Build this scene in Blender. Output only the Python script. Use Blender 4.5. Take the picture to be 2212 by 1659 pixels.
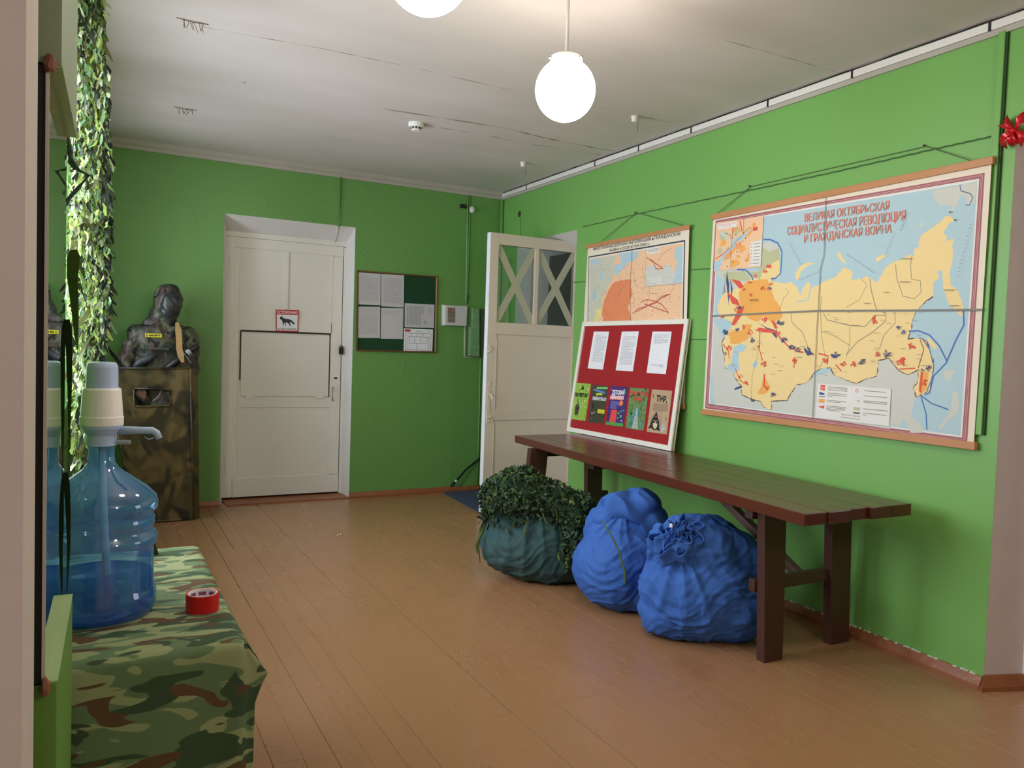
import bpy, bmesh, math, random
from mathutils import Vector as V, Matrix, noise
from mathutils.geometry import tessellate_polygon
random.seed(7)
C = bpy.context.scene.collection
for o in list(bpy.data.objects): bpy.data.objects.remove(o)
S = bpy.context.scene
PI = math.pi
# ------------------------------------------------------------------ camera, light, exposure
YAW, PIT, ROL, FOC = 0.493722355, -0.0433578439, 0.0334514856, 1667.7339
EYE = V((0, 0, 1.45))
FW = V((math.sin(YAW)*math.cos(PIT), math.cos(YAW)*math.cos(PIT), math.sin(PIT)))
_r = V((math.cos(YAW), -math.sin(YAW), 0)); _u = _r.cross(FW)
RT = math.cos(ROL)*_r+math.sin(ROL)*_u
UP = -math.sin(ROL)*_r+math.cos(ROL)*_u
cd = bpy.data.cameras.new('camera'); cam = bpy.data.objects.new('camera', cd); C.objects.link(cam)
cd.sensor_width = 36; cd.lens = FOC/2212*36; cd.clip_start = .02
m = Matrix((RT, UP, -FW)).transposed().to_4x4(); m.translation = EYE; cam.matrix_world = m
S.camera = cam
w = bpy.data.worlds.new('world'); S.world = w; w.use_nodes = True
w.node_tree.nodes['Background'].inputs[0].default_value = (.75, .85, 1, 1)
w.node_tree.nodes['Background'].inputs[1].default_value = .6
S.view_settings.view_transform = 'Standard'; S.view_settings.look = 'None'
S.view_settings.gamma = 1; S.view_settings.use_curve_mapping = False
S.view_settings.exposure = 0.45
def area(name, loc, look, sx, sy, power, col):
    d = bpy.data.lights.new(name, 'AREA'); d.shape = 'RECTANGLE'; d.size = sx; d.size_y = sy; d.energy = power; d.color = col
    o = bpy.data.objects.new(name, d); C.objects.link(o); o.location = loc
    o.rotation_euler = (V(look)-V(loc)).to_track_quat('-Z', 'Y').to_euler(); return o
area('daylight_left_window', (-.62, 3.75, 1.85), (3, 4.2, 1.95), 2.0, 1.5, 104, (.93, .96, 1.0))
area('daylight_far_window', (-.62, 5.95, 1.85), (3, 5.6, 1.9), 1.0, 1.5, 34, (.93, .96, 1.0))
area('daylight_near_window', (-3.0, -.9, 1.8), (1, .9, 1.0), 1.6, 1.6, 20, (1.0, .96, .93))
area('daylight_side_room', (5.4, 1.0, 1.7), (3.6, 1.4, 1.2), 1.2, 1.6, 14, (.85, .92, 1.0))
pl_ = bpy.data.lights.new('near_room_fill', 'POINT'); pl_.energy = 40; pl_.shadow_soft_size = .14; pl_.color = (1, .93, .84)  # fill light added behind the eye to brighten pump and jamb; no fixture built
po_ = bpy.data.objects.new('near_room_fill', pl_); C.objects.link(po_); po_.location = (1.9, -.7, 2.5)
area('daylight_passage', (4.55, 8.2, 1.9), (4.2, 6.4, 1.2), .8, 1.4, 7, (.9, .95, 1.0))

# ------------------------------------------------------------------ placement helpers
def ray(x, y): return FW+(x-1106)/FOC*RT-(y-829.5)/FOC*UP
def hit(x, y, p0, n):
    d = ray(x, y); return EYE+d*((V(p0)-EYE).dot(n)/d.dot(n))
def atz(x, y, z=0): return hit(x, y, (0, 0, z), V((0, 0, 1)))
def atY(x, y, Y): return hit(x, y, (0, Y, 0), V((0, 1, 0)))
def atX(x, y, X): return hit(x, y, (X, 0, 0), V((1, 0, 0)))
YB = 7.11
RA = V((3.64, 7.10, 0)); RB = V((3.52, 2.0, 0)); RD = (RA-RB).normalized(); RN = V((-RD.y, RD.x, 0))  # right wall line, normal into the room
def atR(x, y, off=0): return hit(x, y, RA+RN*off, RN)
def rw(Y, z, off=0):            # point on the right wall from its Y
    t = (Y-RB.y)/RD.y; p = RB+RD*t+RN*off; return V((p.x, p.y, z))
def zc(Y): return 3.055-.011*(7.11-Y)
def atC(x, y, off=0):
    n = V((0, -.011, 1)).normalized(); return hit(x, y, (0, 7.11, 3.055-off), n)
# ------------------------------------------------------------------ materials
def L(c):
    return tuple(((v/255)/12.92 if v/255 <= .04045 else ((v/255+.055)/1.055)**2.4) for v in c)+(1,)
MATS = {}
def mat(name, col, rough=.6, var=.08, scale=6, bump=0, bscale=40, metal=0, col2=None, spec=.5, stretch=(1, 1, 1), trans=0, detail=4, emit=None, coat=0):
    if name in MATS: return MATS[name]
    mt = bpy.data.materials.new(name); MATS[name] = mt; mt.use_nodes = True
    nt = mt.node_tree; b = nt.nodes['Principled BSDF']; N = nt.nodes.new; K = nt.links.new
    c = L(col)
    b.inputs['Roughness'].default_value = rough; b.inputs['Metallic'].default_value = metal
    b.inputs['Specular IOR Level'].default_value = spec; b.inputs['Coat Weight'].default_value = coat
    tc = N('ShaderNodeTexCoord'); mp = N('ShaderNodeMapping'); mp.inputs['Scale'].default_value = stretch
    K(tc.outputs['Object'], mp.inputs[0])
    ns = N('ShaderNodeTexNoise'); ns.inputs['Scale'].default_value = scale; ns.inputs['Detail'].default_value = detail
    K(mp.outputs[0], ns.inputs['Vector'])
    mx = N('ShaderNodeMix'); mx.data_type = 'RGBA'
    if col2: c2 = L(col2); ca = c
    else:
        c2 = tuple(min(1, v*(1+var)) for v in c[:3])+(1,); ca = tuple(v*(1-var) for v in c[:3])+(1,)
    mx.inputs[6].default_value = ca; mx.inputs[7].default_value = c2
    K(ns.outputs[0], mx.inputs[0]); K(mx.outputs[2], b.inputs['Base Color'])
    if bump:
        n2 = N('ShaderNodeTexNoise'); n2.inputs['Scale'].default_value = bscale; n2.inputs['Detail'].default_value = 6
        K(mp.outputs[0], n2.inputs['Vector'])
        bp = N('ShaderNodeBump'); bp.inputs['Strength'].default_value = bump; bp.inputs['Distance'].default_value = .01
        K(n2.outputs[0], bp.inputs['Height']); K(bp.outputs[0], b.inputs['Normal'])
    if trans:      # thin cloth or leaf that lets light through
        t = N('ShaderNodeBsdfTranslucent'); K(mx.outputs[2], t.inputs[0]); ms = N('ShaderNodeMixShader'); ms.inputs[0].default_value = trans
        K(b.outputs[0], ms.inputs[1]); K(t.outputs[0], ms.inputs[2]); K(ms.outputs[0], nt.nodes['Material Output'].inputs[0])
    if emit:
        b.inputs['Emission Color'].default_value = L(emit[0]); b.inputs['Emission Strength'].default_value = emit[1]
    return mt
def camo(name, cols, scale, stretch, rough=.8, bump=.15, distort=1.2, bscale=25, soft=.015):
    mt = bpy.data.materials.new(name); MATS[name] = mt; mt.use_nodes = True
    nt = mt.node_tree; b = nt.nodes['Principled BSDF']; N = nt.nodes.new; K = nt.links.new
    b.inputs['Roughness'].default_value = rough
    tc = N('ShaderNodeTexCoord'); mp = N('ShaderNodeMapping'); mp.inputs['Scale'].default_value = stretch; K(tc.outputs['Object'], mp.inputs[0])
    prev = None
    for i, (c, th) in enumerate(cols):
        if i == 0: prev = L(c); continue
        of = N('ShaderNodeMapping'); of.inputs['Location'].default_value = (i*7.3, i*3.1, i*5.7); K(mp.outputs[0], of.inputs[0])
        ns = N('ShaderNodeTexNoise'); ns.inputs['Scale'].default_value = scale; ns.inputs['Detail'].default_value = 1.5; ns.inputs['Distortion'].default_value = distort
        K(of.outputs[0], ns.inputs['Vector'])
        mr = N('ShaderNodeMapRange'); mr.inputs[1].default_value = th; mr.inputs[2].default_value = th+soft; K(ns.outputs[0], mr.inputs[0])
        mx = N('ShaderNodeMix'); mx.data_type = 'RGBA'
        if isinstance(prev, tuple): mx.inputs[6].default_value = prev
        else: K(prev, mx.inputs[6])
        mx.inputs[7].default_value = L(c); K(mr.outputs[0], mx.inputs[0]); prev = mx.outputs[2]
    K(prev, b.inputs['Base Color'])
    n2 = N('ShaderNodeTexNoise'); n2.inputs['Scale'].default_value = bscale; K(tc.outputs['Object'], n2.inputs['Vector'])
    bp = N('ShaderNodeBump'); bp.inputs['Strength'].default_value = bump; bp.inputs['Distance'].default_value = .01
    K(n2.outputs[0], bp.inputs['Height']); K(bp.outputs[0], b.inputs['Normal'])
    return mt
def clear(name, tint, gloss=.08, rough=.03):      # clear or tinted plastic: tinted pass-through with a glossy skin
    mt = bpy.data.materials.new(name); MATS[name] = mt; mt.use_nodes = True
    nt = mt.node_tree; nt.nodes.remove(nt.nodes['Principled BSDF']); N = nt.nodes.new; K = nt.links.new
    t = N('ShaderNodeBsdfTransparent'); t.inputs[0].default_value = L(tint)
    g = N('ShaderNodeBsdfGlossy'); g.inputs['Roughness'].default_value = rough
    fr = N('ShaderNodeLayerWeight'); fr.inputs[0].default_value = .25
    ma = N('ShaderNodeMath'); ma.operation = 'MULTIPLY_ADD'; ma.inputs[1].default_value = .5; ma.inputs[2].default_value = gloss; K(fr.outputs['Fresnel'], ma.inputs[0])
    ms = N('ShaderNodeMixShader'); K(ma.outputs[0], ms.inputs[0]); K(t.outputs[0], ms.inputs[1]); K(g.outputs[0], ms.inputs[2])
    K(ms.outputs[0], nt.nodes['Material Output'].inputs[0]); return mt

def milky(name, tint, body, k=.35, gloss=.08):
    mt = clear(name, tint, gloss, .05); nt = mt.node_tree; N = nt.nodes.new; K = nt.links.new
    out = nt.nodes['Material Output']; prev = out.inputs[0].links[0].from_socket
    d = N('ShaderNodeBsdfDiffuse'); d.inputs[0].default_value = L(body); t = N('ShaderNodeBsdfTranslucent'); t.inputs[0].default_value = L(body)
    m1 = N('ShaderNodeMixShader'); m1.inputs[0].default_value = .5; K(d.outputs[0], m1.inputs[1]); K(t.outputs[0], m1.inputs[2])
    m2 = N('ShaderNodeMixShader'); m2.inputs[0].default_value = k; K(prev, m2.inputs[1]); K(m1.outputs[0], m2.inputs[2]); K(m2.outputs[0], out.inputs[0]); return mt
def green_wall(name='green wall paint', cracks=True, k=1.0):
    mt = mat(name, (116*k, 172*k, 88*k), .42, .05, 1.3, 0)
    nt = mt.node_tree; b = nt.nodes['Principled BSDF']; N = nt.nodes.new; K = nt.links.new
    tc = N('ShaderNodeTexCoord')
    a = N('ShaderNodeTexNoise'); a.inputs['Scale'].default_value = 3.2; a.inputs['Detail'].default_value = 8; a.inputs['Roughness'].default_value = .55; K(tc.outputs['Object'], a.inputs['Vector'])
    n3 = N('ShaderNodeTexNoise'); n3.inputs['Scale'].default_value = 1.1; n3.inputs['Detail'].default_value = 6; n3.inputs['Distortion'].default_value = 1.5; K(tc.outputs['Object'], n3.inputs['Vector'])
    sb = N('ShaderNodeMath'); sb.operation = 'SUBTRACT'; sb.inputs[1].default_value = .5; K(n3.outputs[0], sb.inputs[0])
    ab = N('ShaderNodeMath'); ab.operation = 'ABSOLUTE'; K(sb.outputs[0], ab.inputs[0])
    mr = N('ShaderNodeMapRange'); mr.inputs[1].default_value = 0; mr.inputs[2].default_value = .012; mr.inputs[3].default_value = .12 if cracks else 0; mr.inputs[4].default_value = 0; K(ab.outputs[0], mr.inputs[0])
    ad = N('ShaderNodeMath'); ad.operation = 'ADD'; K(a.outputs[0], ad.inputs[0]); K(mr.outputs[0], ad.inputs[1])
    bp = N('ShaderNodeBump'); bp.inputs['Strength'].default_value = .42 if cracks else .13; bp.inputs['Distance'].default_value = .02
    K(ad.outputs[0], bp.inputs['Height']); K(bp.outputs[0], b.inputs['Normal'])
    return mt
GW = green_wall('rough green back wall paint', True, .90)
GR = green_wall('smooth green right wall paint', False, 1.0)
PINK = mat('pinkish whitewash', (204, 190, 184), .8, .06, 5, .2, 30)
WHITE = mat('white gloss paint', (226, 222, 212), .38, .04, 3, .12, 14)
WREV = mat('white reveal paint', (228, 226, 224), .6, .05, 4, .15, 12)
TRIMW = mat('white plastic trunking', (225, 222, 216), .4, .02)
CORN = mat('grey white cornice', (176, 170, 158), .6, .08, 6, .2, 20)
FLOORP = mat('brown floor paint', (170, 124, 90), .3, .12, 1.5, .05, 9, col2=(156, 114, 78), stretch=(1, .35, 1))
BASE = mat('brown skirting paint', (146, 88, 52), .4, .12, 8, .3, 20)
DARK = mat('dark gap', (26, 22, 18), .9)
BLACK = mat('black plastic', (22, 22, 24), .45)
BENCH = mat('dark red brown bench paint', (92, 44, 30), .25, .12, 7, .25, 16, col2=(78, 40, 28), stretch=(1, .25, 1))
BENCHL = mat('brown leg paint', (72, 43, 34), .4, .15, 9, .3, 22)
PAPER = mat('white paper', (232, 232, 236), .7, .02)
PAPERG = mat('paper in plastic sleeve', (200, 196, 198), .25, .05, 12, .2, 10)
INK = mat('grey print', (150, 150, 156), .8)
INKD = mat('dark print', (60, 58, 60), .8)
WOODF = mat('varnished wood rail', (190, 134, 88), .45, .12, 4, 0, stretch=(6, 1, 6))
WOODB = mat('brown wooden frame', (112, 64, 34), .4, .1, 8)

nt = FLOORP.node_tree; N = nt.nodes.new; K = nt.links.new; b = nt.nodes['Principled BSDF']
geo = N('ShaderNodeNewGeometry'); mpn = [n for n in nt.nodes if n.type == 'MAPPING'][0]; K(geo.outputs['Position'], mpn.inputs[0])
st_ = N('ShaderNodeTexNoise'); st_.inputs['Scale'].default_value = 3.4; st_.inputs['Detail'].default_value = 7; st_.inputs['Roughness'].default_value = .62; K(mpn.outputs[0], st_.inputs['Vector'])
mr_ = N('ShaderNodeMapRange'); mr_.inputs[1].default_value = .62; mr_.inputs[2].default_value = .72; mr_.inputs[3].default_value = 0; mr_.inputs[4].default_value = .38; K(st_.outputs[0], mr_.inputs[0])
old = b.inputs['Base Color'].links[0].from_socket; mx_ = N('ShaderNodeMix'); mx_.data_type = 'RGBA'; K(mr_.outputs[0], mx_.inputs[0]); K(old, mx_.inputs[6]); mx_.inputs[7].default_value = L((118, 74, 44)); K(mx_.outputs[2], b.inputs['Base Color'])
rr_ = N('ShaderNodeMapRange'); rr_.inputs[1].default_value = .3; rr_.inputs[2].default_value = .7; rr_.inputs[3].default_value = .2; rr_.inputs[4].default_value = .42; K(st_.outputs[0], rr_.inputs[0]); K(rr_.outputs[0], b.inputs['Roughness'])
# ------------------------------------------------------------------ mesh helpers
def link(name, bm, m_, parent=None, smooth=False, bev=0):
    me = bpy.data.meshes.new(name)
    if isinstance(bm, bmesh.types.BMesh):
        bmesh.ops.recalc_face_normals(bm, faces=bm.faces[:]); bm.to_mesh(me); bm.free()
    else: me = bm
    o = bpy.data.objects.new(name, me); C.objects.link(o)
    for q in (m_ if isinstance(m_, (list, tuple)) else [m_]): me.materials.append(q)
    if smooth:
        for p in me.polygons: p.use_smooth = True
    if parent: o.parent = parent; o.matrix_parent_inverse = Matrix.Translation(-parent.location)
    if bev:
        md = o.modifiers.new('b', 'BEVEL'); md.width = bev; md.segments = 2; md.limit_method = 'ANGLE'
    return o
def tag(o, label, cat, group=None):
    o['label'] = label; o['category'] = cat
    if group: o['group'] = group
    return o
def thing(name, label, cat, loc, group=None):
    o = bpy.data.objects.new(name, None); o.empty_display_size = .05; C.objects.link(o); o.location = loc
    bpy.context.view_layer.update()
    return tag(o, label, cat, group)
def struct(o): o['kind'] = 'structure'; return o
def prism(bm, pts, vec):
    """polygon extruded along vec"""
    a = [bm.verts.new(p) for p in pts]; b = [bm.verts.new(V(p)+V(vec)) for p in pts]; n = len(pts)
    bm.faces.new(a); bm.faces.new(b[::-1])
    for i in range(n): bm.faces.new((a[i], b[i], b[(i+1) % n], a[(i+1) % n]))
    return bm
def box(bm, a, b):
    x0, y0, z0 = a; x1, y1, z1 = b
    return prism(bm, [(x0, y0, z0), (x1, y0, z0), (x1, y1, z0), (x0, y1, z0)], (0, 0, z1-z0))
def tube(bm, pts, r, n=8, cap=True):
    pts = [V(p) for p in pts]; rings = []
    up = V((0, 0, 1))
    for i, p in enumerate(pts):
        d = (pts[min(i+1, len(pts)-1)]-pts[max(i-1, 0)]).normalized()
        s = d.cross(up)
        if s.length < .05: s = d.cross(V((1, 0, 0)))
        s.normalize(); t = s.cross(d); rr = r[i] if isinstance(r, (list, tuple)) else r
        rings.append([bm.verts.new(p+(s*math.cos(2*PI*k/n)+t*math.sin(2*PI*k/n))*rr) for k in range(n)])
    for a, b in zip(rings, rings[1:]):
        for k in range(n): bm.faces.new((a[k], a[(k+1) % n], b[(k+1) % n], b[k]))
    if cap:
        bm.faces.new(rings[0][::-1]); bm.faces.new(rings[-1])
    return bm
def lathe(bm, prof, c, n=32, axis=(0, 0, 1)):
    """profile of (radius, height) turned round axis"""
    c = V(c); q = V((0, 0, 1)).rotation_difference(V(axis)); rings = []
    for r, z in prof:
        rings.append([bm.verts.new(c+q@V((r*math.cos(2*PI*k/n), r*math.sin(2*PI*k/n), z))) for k in range(n)] if r > 1e-5 else [bm.verts.new(c+q@V((0, 0, z)))])
    for a, b in zip(rings, rings[1:]):
        for k in range(n):
            v = [a[k % len(a)], a[(k+1) % len(a)], b[(k+1) % len(b)], b[k % len(b)]]
            v = [x for i, x in enumerate(v) if x not in v[:i]]
            if len(v) > 2: bm.faces.new(v)
    return bm
def nb(): return bmesh.new()
def P(name, m_, parent, fn, *a, bev=0, smooth=False, **k):
    bm = nb(); fn(bm, *a, **k); return link(name, bm, m_, parent, smooth, bev)
class Print:
    """flat print on a plane: coloured shapes given as points on that plane, each layer a hair above the last"""
    def __init__(s, n, step=.000015, start=.0006): s.n = V(n); s.f = []; s.k = 0; s.step = step; s.start = start; s.bm = nb(); s.m = []
    def mi(s, m_):
        if m_ not in s.m: s.m.append(m_)
        return s.m.index(m_)
    def poly(s, pts, m_, layer=None):
        s.k += 1; off = s.n*(s.start+s.step*(s.k if layer is None else layer))
        pts = [V(p) for p in pts]; vs = [s.bm.verts.new(p+off) for p in pts]
        for t in tessellate_polygon([pts]):
            try: f = s.bm.faces.new([vs[i] for i in t]); f.material_index = s.mi(m_)
            except ValueError: pass
    def line(s, pts, w, m_, jit=0):
        s.k += .25; off = s.n*(s.start+s.step*s.k); pts = [V(p) for p in pts]; prev = None
        for i, p in enumerate(pts):
            d = (pts[min(i+1, len(pts)-1)]-pts[max(i-1, 0)])
            if d.length < 1e-7: continue
            sd = s.n.cross(d.normalized())*w/2
            cur = (s.bm.verts.new(p+sd+off), s.bm.verts.new(p-sd+off))
            if prev:
                f = s.bm.faces.new((prev[0], cur[0], cur[1], prev[1])); f.material_index = s.mi(m_)
            prev = cur
    def done(s, name, parent):
        me = bpy.data.meshes.new(name); s.bm.to_mesh(me); s.bm.free(); o = bpy.data.objects.new(name, me); C.objects.link(o)
        for q in s.m: me.materials.append(q)
        if parent: o.parent = parent; o.matrix_parent_inverse = Matrix.Translation(-parent.location)
        return o
def text_tris(txt, bold=0, spacing=1.0):
    cu = bpy.data.curves.new('t', 'FONT'); cu.body = txt; cu.offset = bold; cu.space_character = spacing; cu.resolution_u = 3
    o = bpy.data.objects.new('t', cu); C.objects.link(o); bpy.context.view_layer.update()
    me = bpy.data.meshes.new_from_object(o.evaluated_get(bpy.context.evaluated_depsgraph_get()))
    vs = [v.co.copy() for v in me.vertices]; fs = [tuple(p.vertices) for p in me.polygons]
    bpy.data.objects.remove(o); bpy.data.curves.remove(cu); bpy.data.meshes.remove(me); return vs, fs
def lettering(pr, txt, bl, br, tl, m_, bold=.0, capfrac=.73):
    """text from bl (baseline left) to br with cap height up to tl"""
    vs, fs = text_tris(txt, bold)
    if not vs: return
    x0 = min(v.x for v in vs); x1 = max(v.x for v in vs); y1 = capfrac
    bl, br, tl = V(bl), V(br), V(tl); pr.k += 1; off = pr.n*(pr.start+pr.step*pr.k)
    nv = [pr.bm.verts.new(bl+(br-bl)*((v.x-x0)/(x1-x0))+(tl-bl)*(v.y/y1)+off) for v in vs]
    for f in fs:
        try: q = pr.bm.faces.new([nv[i] for i in f]); q.material_index = pr.mi(m_)
        except ValueError: pass
def mesh_eval(o):
    dg = bpy.context.evaluated_depsgraph_get(); me = bpy.data.meshes.new_from_object(o.evaluated_get(dg)); return me
def blob(name, parts, voxel, m_, parent=None, disp=None, smooth_it=6, loc=V((0, 0, 0)), zmin=None, after=0):
    """closed bodies fused into one continuous skin, then wrinkled: parts are (centre, radii, matrix) ellipsoids or bmesh builders"""
    bm = nb()
    for p in parts:
        if callable(p): p(bm); continue
        c, r = p[0], p[1]
        M = Matrix.Translation(V(c))@(p[2].to_4x4() if len(p) > 2 else Matrix.Identity(4))@Matrix.Diagonal((r[0], r[1], r[2], 1))
        bmesh.ops.create_uvsphere(bm, u_segments=24, v_segments=16, radius=1, matrix=M)
    me = bpy.data.meshes.new('tmp'); bm.to_mesh(me); bm.free()
    o = bpy.data.objects.new('tmp', me); C.objects.link(o)
    md = o.modifiers.new('r', 'REMESH'); md.mode = 'VOXEL'; md.voxel_size = voxel
    ms = o.modifiers.new('s', 'SMOOTH'); ms.iterations = smooth_it; ms.factor = .6
    bpy.context.view_layer.update(); m2 = mesh_eval(o); bpy.data.objects.remove(o)
    if disp:
        ns = [v.normal.copy() for v in m2.vertices]
        for v, n in zip(m2.vertices, ns): v.co = v.co+n*disp(v.co, n)
    if zmin is not None:
        for v in m2.vertices:
            if v.co.z < zmin: v.co.z = zmin+(v.co.z-zmin)*.04
    if after:
        bm = nb(); bm.from_mesh(m2)
        for _ in range(after): bmesh.ops.smooth_vert(bm, verts=bm.verts, factor=.4, use_axis_x=True, use_axis_y=True, use_axis_z=True)
        bm.to_mesh(m2); bm.free()
    m2.materials.clear()
    for p in m2.polygons: p.use_smooth = True
    o = bpy.data.objects.new(name, m2); C.objects.link(o); m2.materials.append(m_)
    if parent: o.parent = parent; o.matrix_parent_inverse = Matrix.Translation(-parent.location)
    return o
def ridge(x): return 1-abs(2*x) if abs(x) < .5 else 0
def nz(x, y, z): return noise.noise(V((x, y, z)))

# ------------------------------------------------------------------ the room
XL = -.19
# floor: painted boards running along the room
fl = struct(P('floor', DARK, None, box, (-3.2, -3.6, -.12), (6.2, 9.0, -.022)))
PW = .104; meshes = {}
x = -3.2; k = 0
while x < 4.6:
    y = -3.6-random.random()*1.5; j = 0
    cuts = [-3.6, .2+.0, 1.98 if x > .45 else 2.2, 7.35 if x < 2.3 else 7.2]
    if x > 3.5: cuts = [-3.6, .2, 3.1, 7.9]
    if x < -.19: cuts = [-3.6, -1.6, .2, 1.44]
    if -.19 < x < 3.5: cuts = [-3.6, -.2] + sorted([random.choice([.6, 1.1, 2.65]), random.choice([4.3, 4.9, 5.6])]) + [cuts[-1]]
    for a, b in zip(cuts, cuts[1:]):
        gap = random.choice([.0003, .0007, .0012, .0018, .0030])
        key = (round(b-a, 3), gap)
        if key not in meshes:
            bm = nb(); box(bm, (0, 0, -.022), (PW-gap, b-a-.001, 0))
            bmesh.ops.bevel(bm, geom=[e for e in bm.edges if all(v.co.z > -.001 for v in e.verts)], offset=.0007, segments=1, affect='EDGES')
            meshes[key] = bm
            o = link('plank', bm, FLOORP, fl); meshes[key] = o.data
        else:
            o = bpy.data.objects.new('plank', meshes[key]); C.objects.link(o); o.parent = fl
        o.location = (x, a, random.uniform(-.0006, .0004))
    x += PW; k += 1
# ceiling (slightly out of level) with board seams
ce = nb(); prism(ce, [(-3.2, -3.6, zc(-3.6)), (6.2, -3.6, zc(-3.6)), (6.2, 9, zc(9)), (-3.2, 9, zc(9))], (0, 0, .1))
CEIL = mat('old whitewashed ceiling', (224, 214, 212), .85, .05, 1.7, .12, 5, col2=(190, 184, 174), stretch=(.5, 1.2, 1), detail=6)
ce = struct(link('ceiling', ce, CEIL))
GRIME = mat('grey ceiling grime', (146, 136, 124), .9, .3, 12)
def dark_line(px, w, jag=.004, m_=GRIME):
    bm = nb(); pts = []
    for (a, b) in zip(px, px[1:]):
        p, q = atC(*a), atC(*b); n = max(2, int((q-p).length/.06))
        for i in range(n): pts.append(p.lerp(q, i/n)+V((random.uniform(-jag, jag), random.uniform(-jag, jag), -.002)))
    rr = [w*random.choice([.1, .2, .4, .8, 1.3]) for _ in pts]
    tube(bm, pts, rr, 4); return link('crack', bm, m_, ce)
dark_line([(830, 235), (960, 255), (1090, 276), (1180, 298), (1290, 320), (1345, 328)], .0045)
dark_line([(908, 268), (1040, 290), (1130, 308), (1310, 336)], .0016, .001)
dark_line([(440, 58), (700, 105), (900, 147), (1150, 205)], .0012, .001)
dark_line([(1300, 232), (1372, 248), (1470, 268)], .0014, .001)
dark_line([(522, 176), (540, 180)], .005); dark_line([(1500, 68), (1820, 158)], .0009, .001)
# back wall with the door opening
DX0, DX1, DZ = atY(485, 461, YB).x, atY(768, 491, YB).x, atY(626, 476, YB).z
bw = nb()
prism(bw, [(-3.2, YB, -.02), (DX0, YB, -.02), (DX0, YB, DZ), (DX1, YB, DZ), (DX1, YB, -.02), (5, YB, -.02), (5, YB, 3.12), (-3.2, YB, 3.12)], (0, .012, 0))
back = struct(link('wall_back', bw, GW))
REC = .27
D = {k_: atY(*p, YB+REC) for k_, p in dict(tl=(489, 503), tr=(745, 532), bl=(476, 1078), br=(733, 1063)).items()}
rx0 = D['tl'].x; rx1 = D['tr'].x; rz = 2.405
rv = nb()
def quadslab(bm, q, vec): prism(bm, q, vec)
prism(rv, [(DX0, YB+.001, DZ), (DX1, YB+.001, DZ), (rx1, YB+REC, rz), (rx0, YB+REC, rz)], (0, 0, .1))
prism(rv, [(DX1, YB+.001, -.02), (DX1, YB+.001, DZ), (rx1, YB+REC, rz), (rx1, YB+REC, -.02)], (.1, 0, 0))
prism(rv, [(DX0, YB+.001, -.02), (DX0, YB+.001, DZ), (rx0, YB+REC, rz), (rx0, YB+REC, -.02)], (-.1, 0, 0))
link('door_reveal', rv, WREV, back)
box_b = P('masonry', DARK, back, box, (rx0-.1, YB+REC+.06, -.02), (rx1+.1, YB+REC+.1, 2.9))
# right wall: openings for the far door and the near archway
o2L, o2R = atR(1112, 700), atR(1247, 490); Y2a, Y2b = o2R.y, o2L.y; Z2 = 2.50
ZA = 2.47; YA = 1.98; YA0 = .75
rb = nb()
def rwpoly(bm, yz, th=.012): prism(bm, [rw(y_, z_) for y_, z_ in yz], -RN*th)
rwpoly(rb, [(YB+.02, -.02), (Y2b, -.02), (Y2b, Z2), (Y2a, Z2), (Y2a, -.02), (YA, -.02), (YA, ZA), (YA0, ZA), (YA0, -.02), (-3.6, -.02), (-3.6, 3.12), (YB+.02, 3.12)])
right = struct(link('wall_right', rb, GR))
def reveal(Ya, Yb, Z, sa, sb, st, dep, m_, lbl):
    bm = nb()
    i = lambda y_, z_: rw(y_, z_, -dep)
    prism(bm, [rw(Ya, Z, -.001), rw(Yb, Z, -.001), i(Yb+sb, Z+st), i(Ya+sa, Z+st)], (0, 0, .08))
    prism(bm, [rw(Ya, -.02, -.001), rw(Ya, Z, -.001), i(Ya+sa, Z+st), i(Ya+sa, -.02)], (.01, -.06, 0))
    prism(bm, [rw(Yb, -.02, -.001), rw(Yb, Z, -.001), i(Yb+sb, Z+st), i(Yb+sb, -.02)], (.012, .06, 0))
    return link(lbl, bm, m_, right)
reveal(Y2a, Y2b, Z2, .42, -.05, -.1, .34, WREV, 'far_door_reveal')
reveal(YA0, YA, ZA, 0, -.06, -.05, .185, PINK, 'archway_reveal')
# dark passage beyond the far door, pale room beyond the archway
pr_ = nb(); box(pr_, (rw(Y2a, 0, -.6).x+.9, 4.4, -.02), (rw(Y2a, 0, -.6).x+1.0, 8.6, 3.0)); box(pr_, (4.1, 8.6, -.02), (5.2, 8.7, 3.0)); box(pr_, (4.1, 4.3, -.02), (5.2, 4.4, 3.0))
struct(link('wall_passage', pr_, mat('dim passage wall', (120, 118, 112), .8)))
sr = nb(); box(sr, (5.9, -3.6, -.02), (6.0, 4.2, 3.0)); box(sr, (3.75, 4.2, -.02), (6, 4.28, 3.0))
struct(link('wall_side_room', sr, WREV))
# white door frame standing in the near archway
jp = rw(YA-.06, 0, -.185)
fr = nb(); box(fr, (jp.x, jp.y-.05, -.02), (jp.x+.3, jp.y+.03, 2.42)); 
struct(link('door_3', fr, mat('cool white door frame', (222, 228, 240), .35)))
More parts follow.
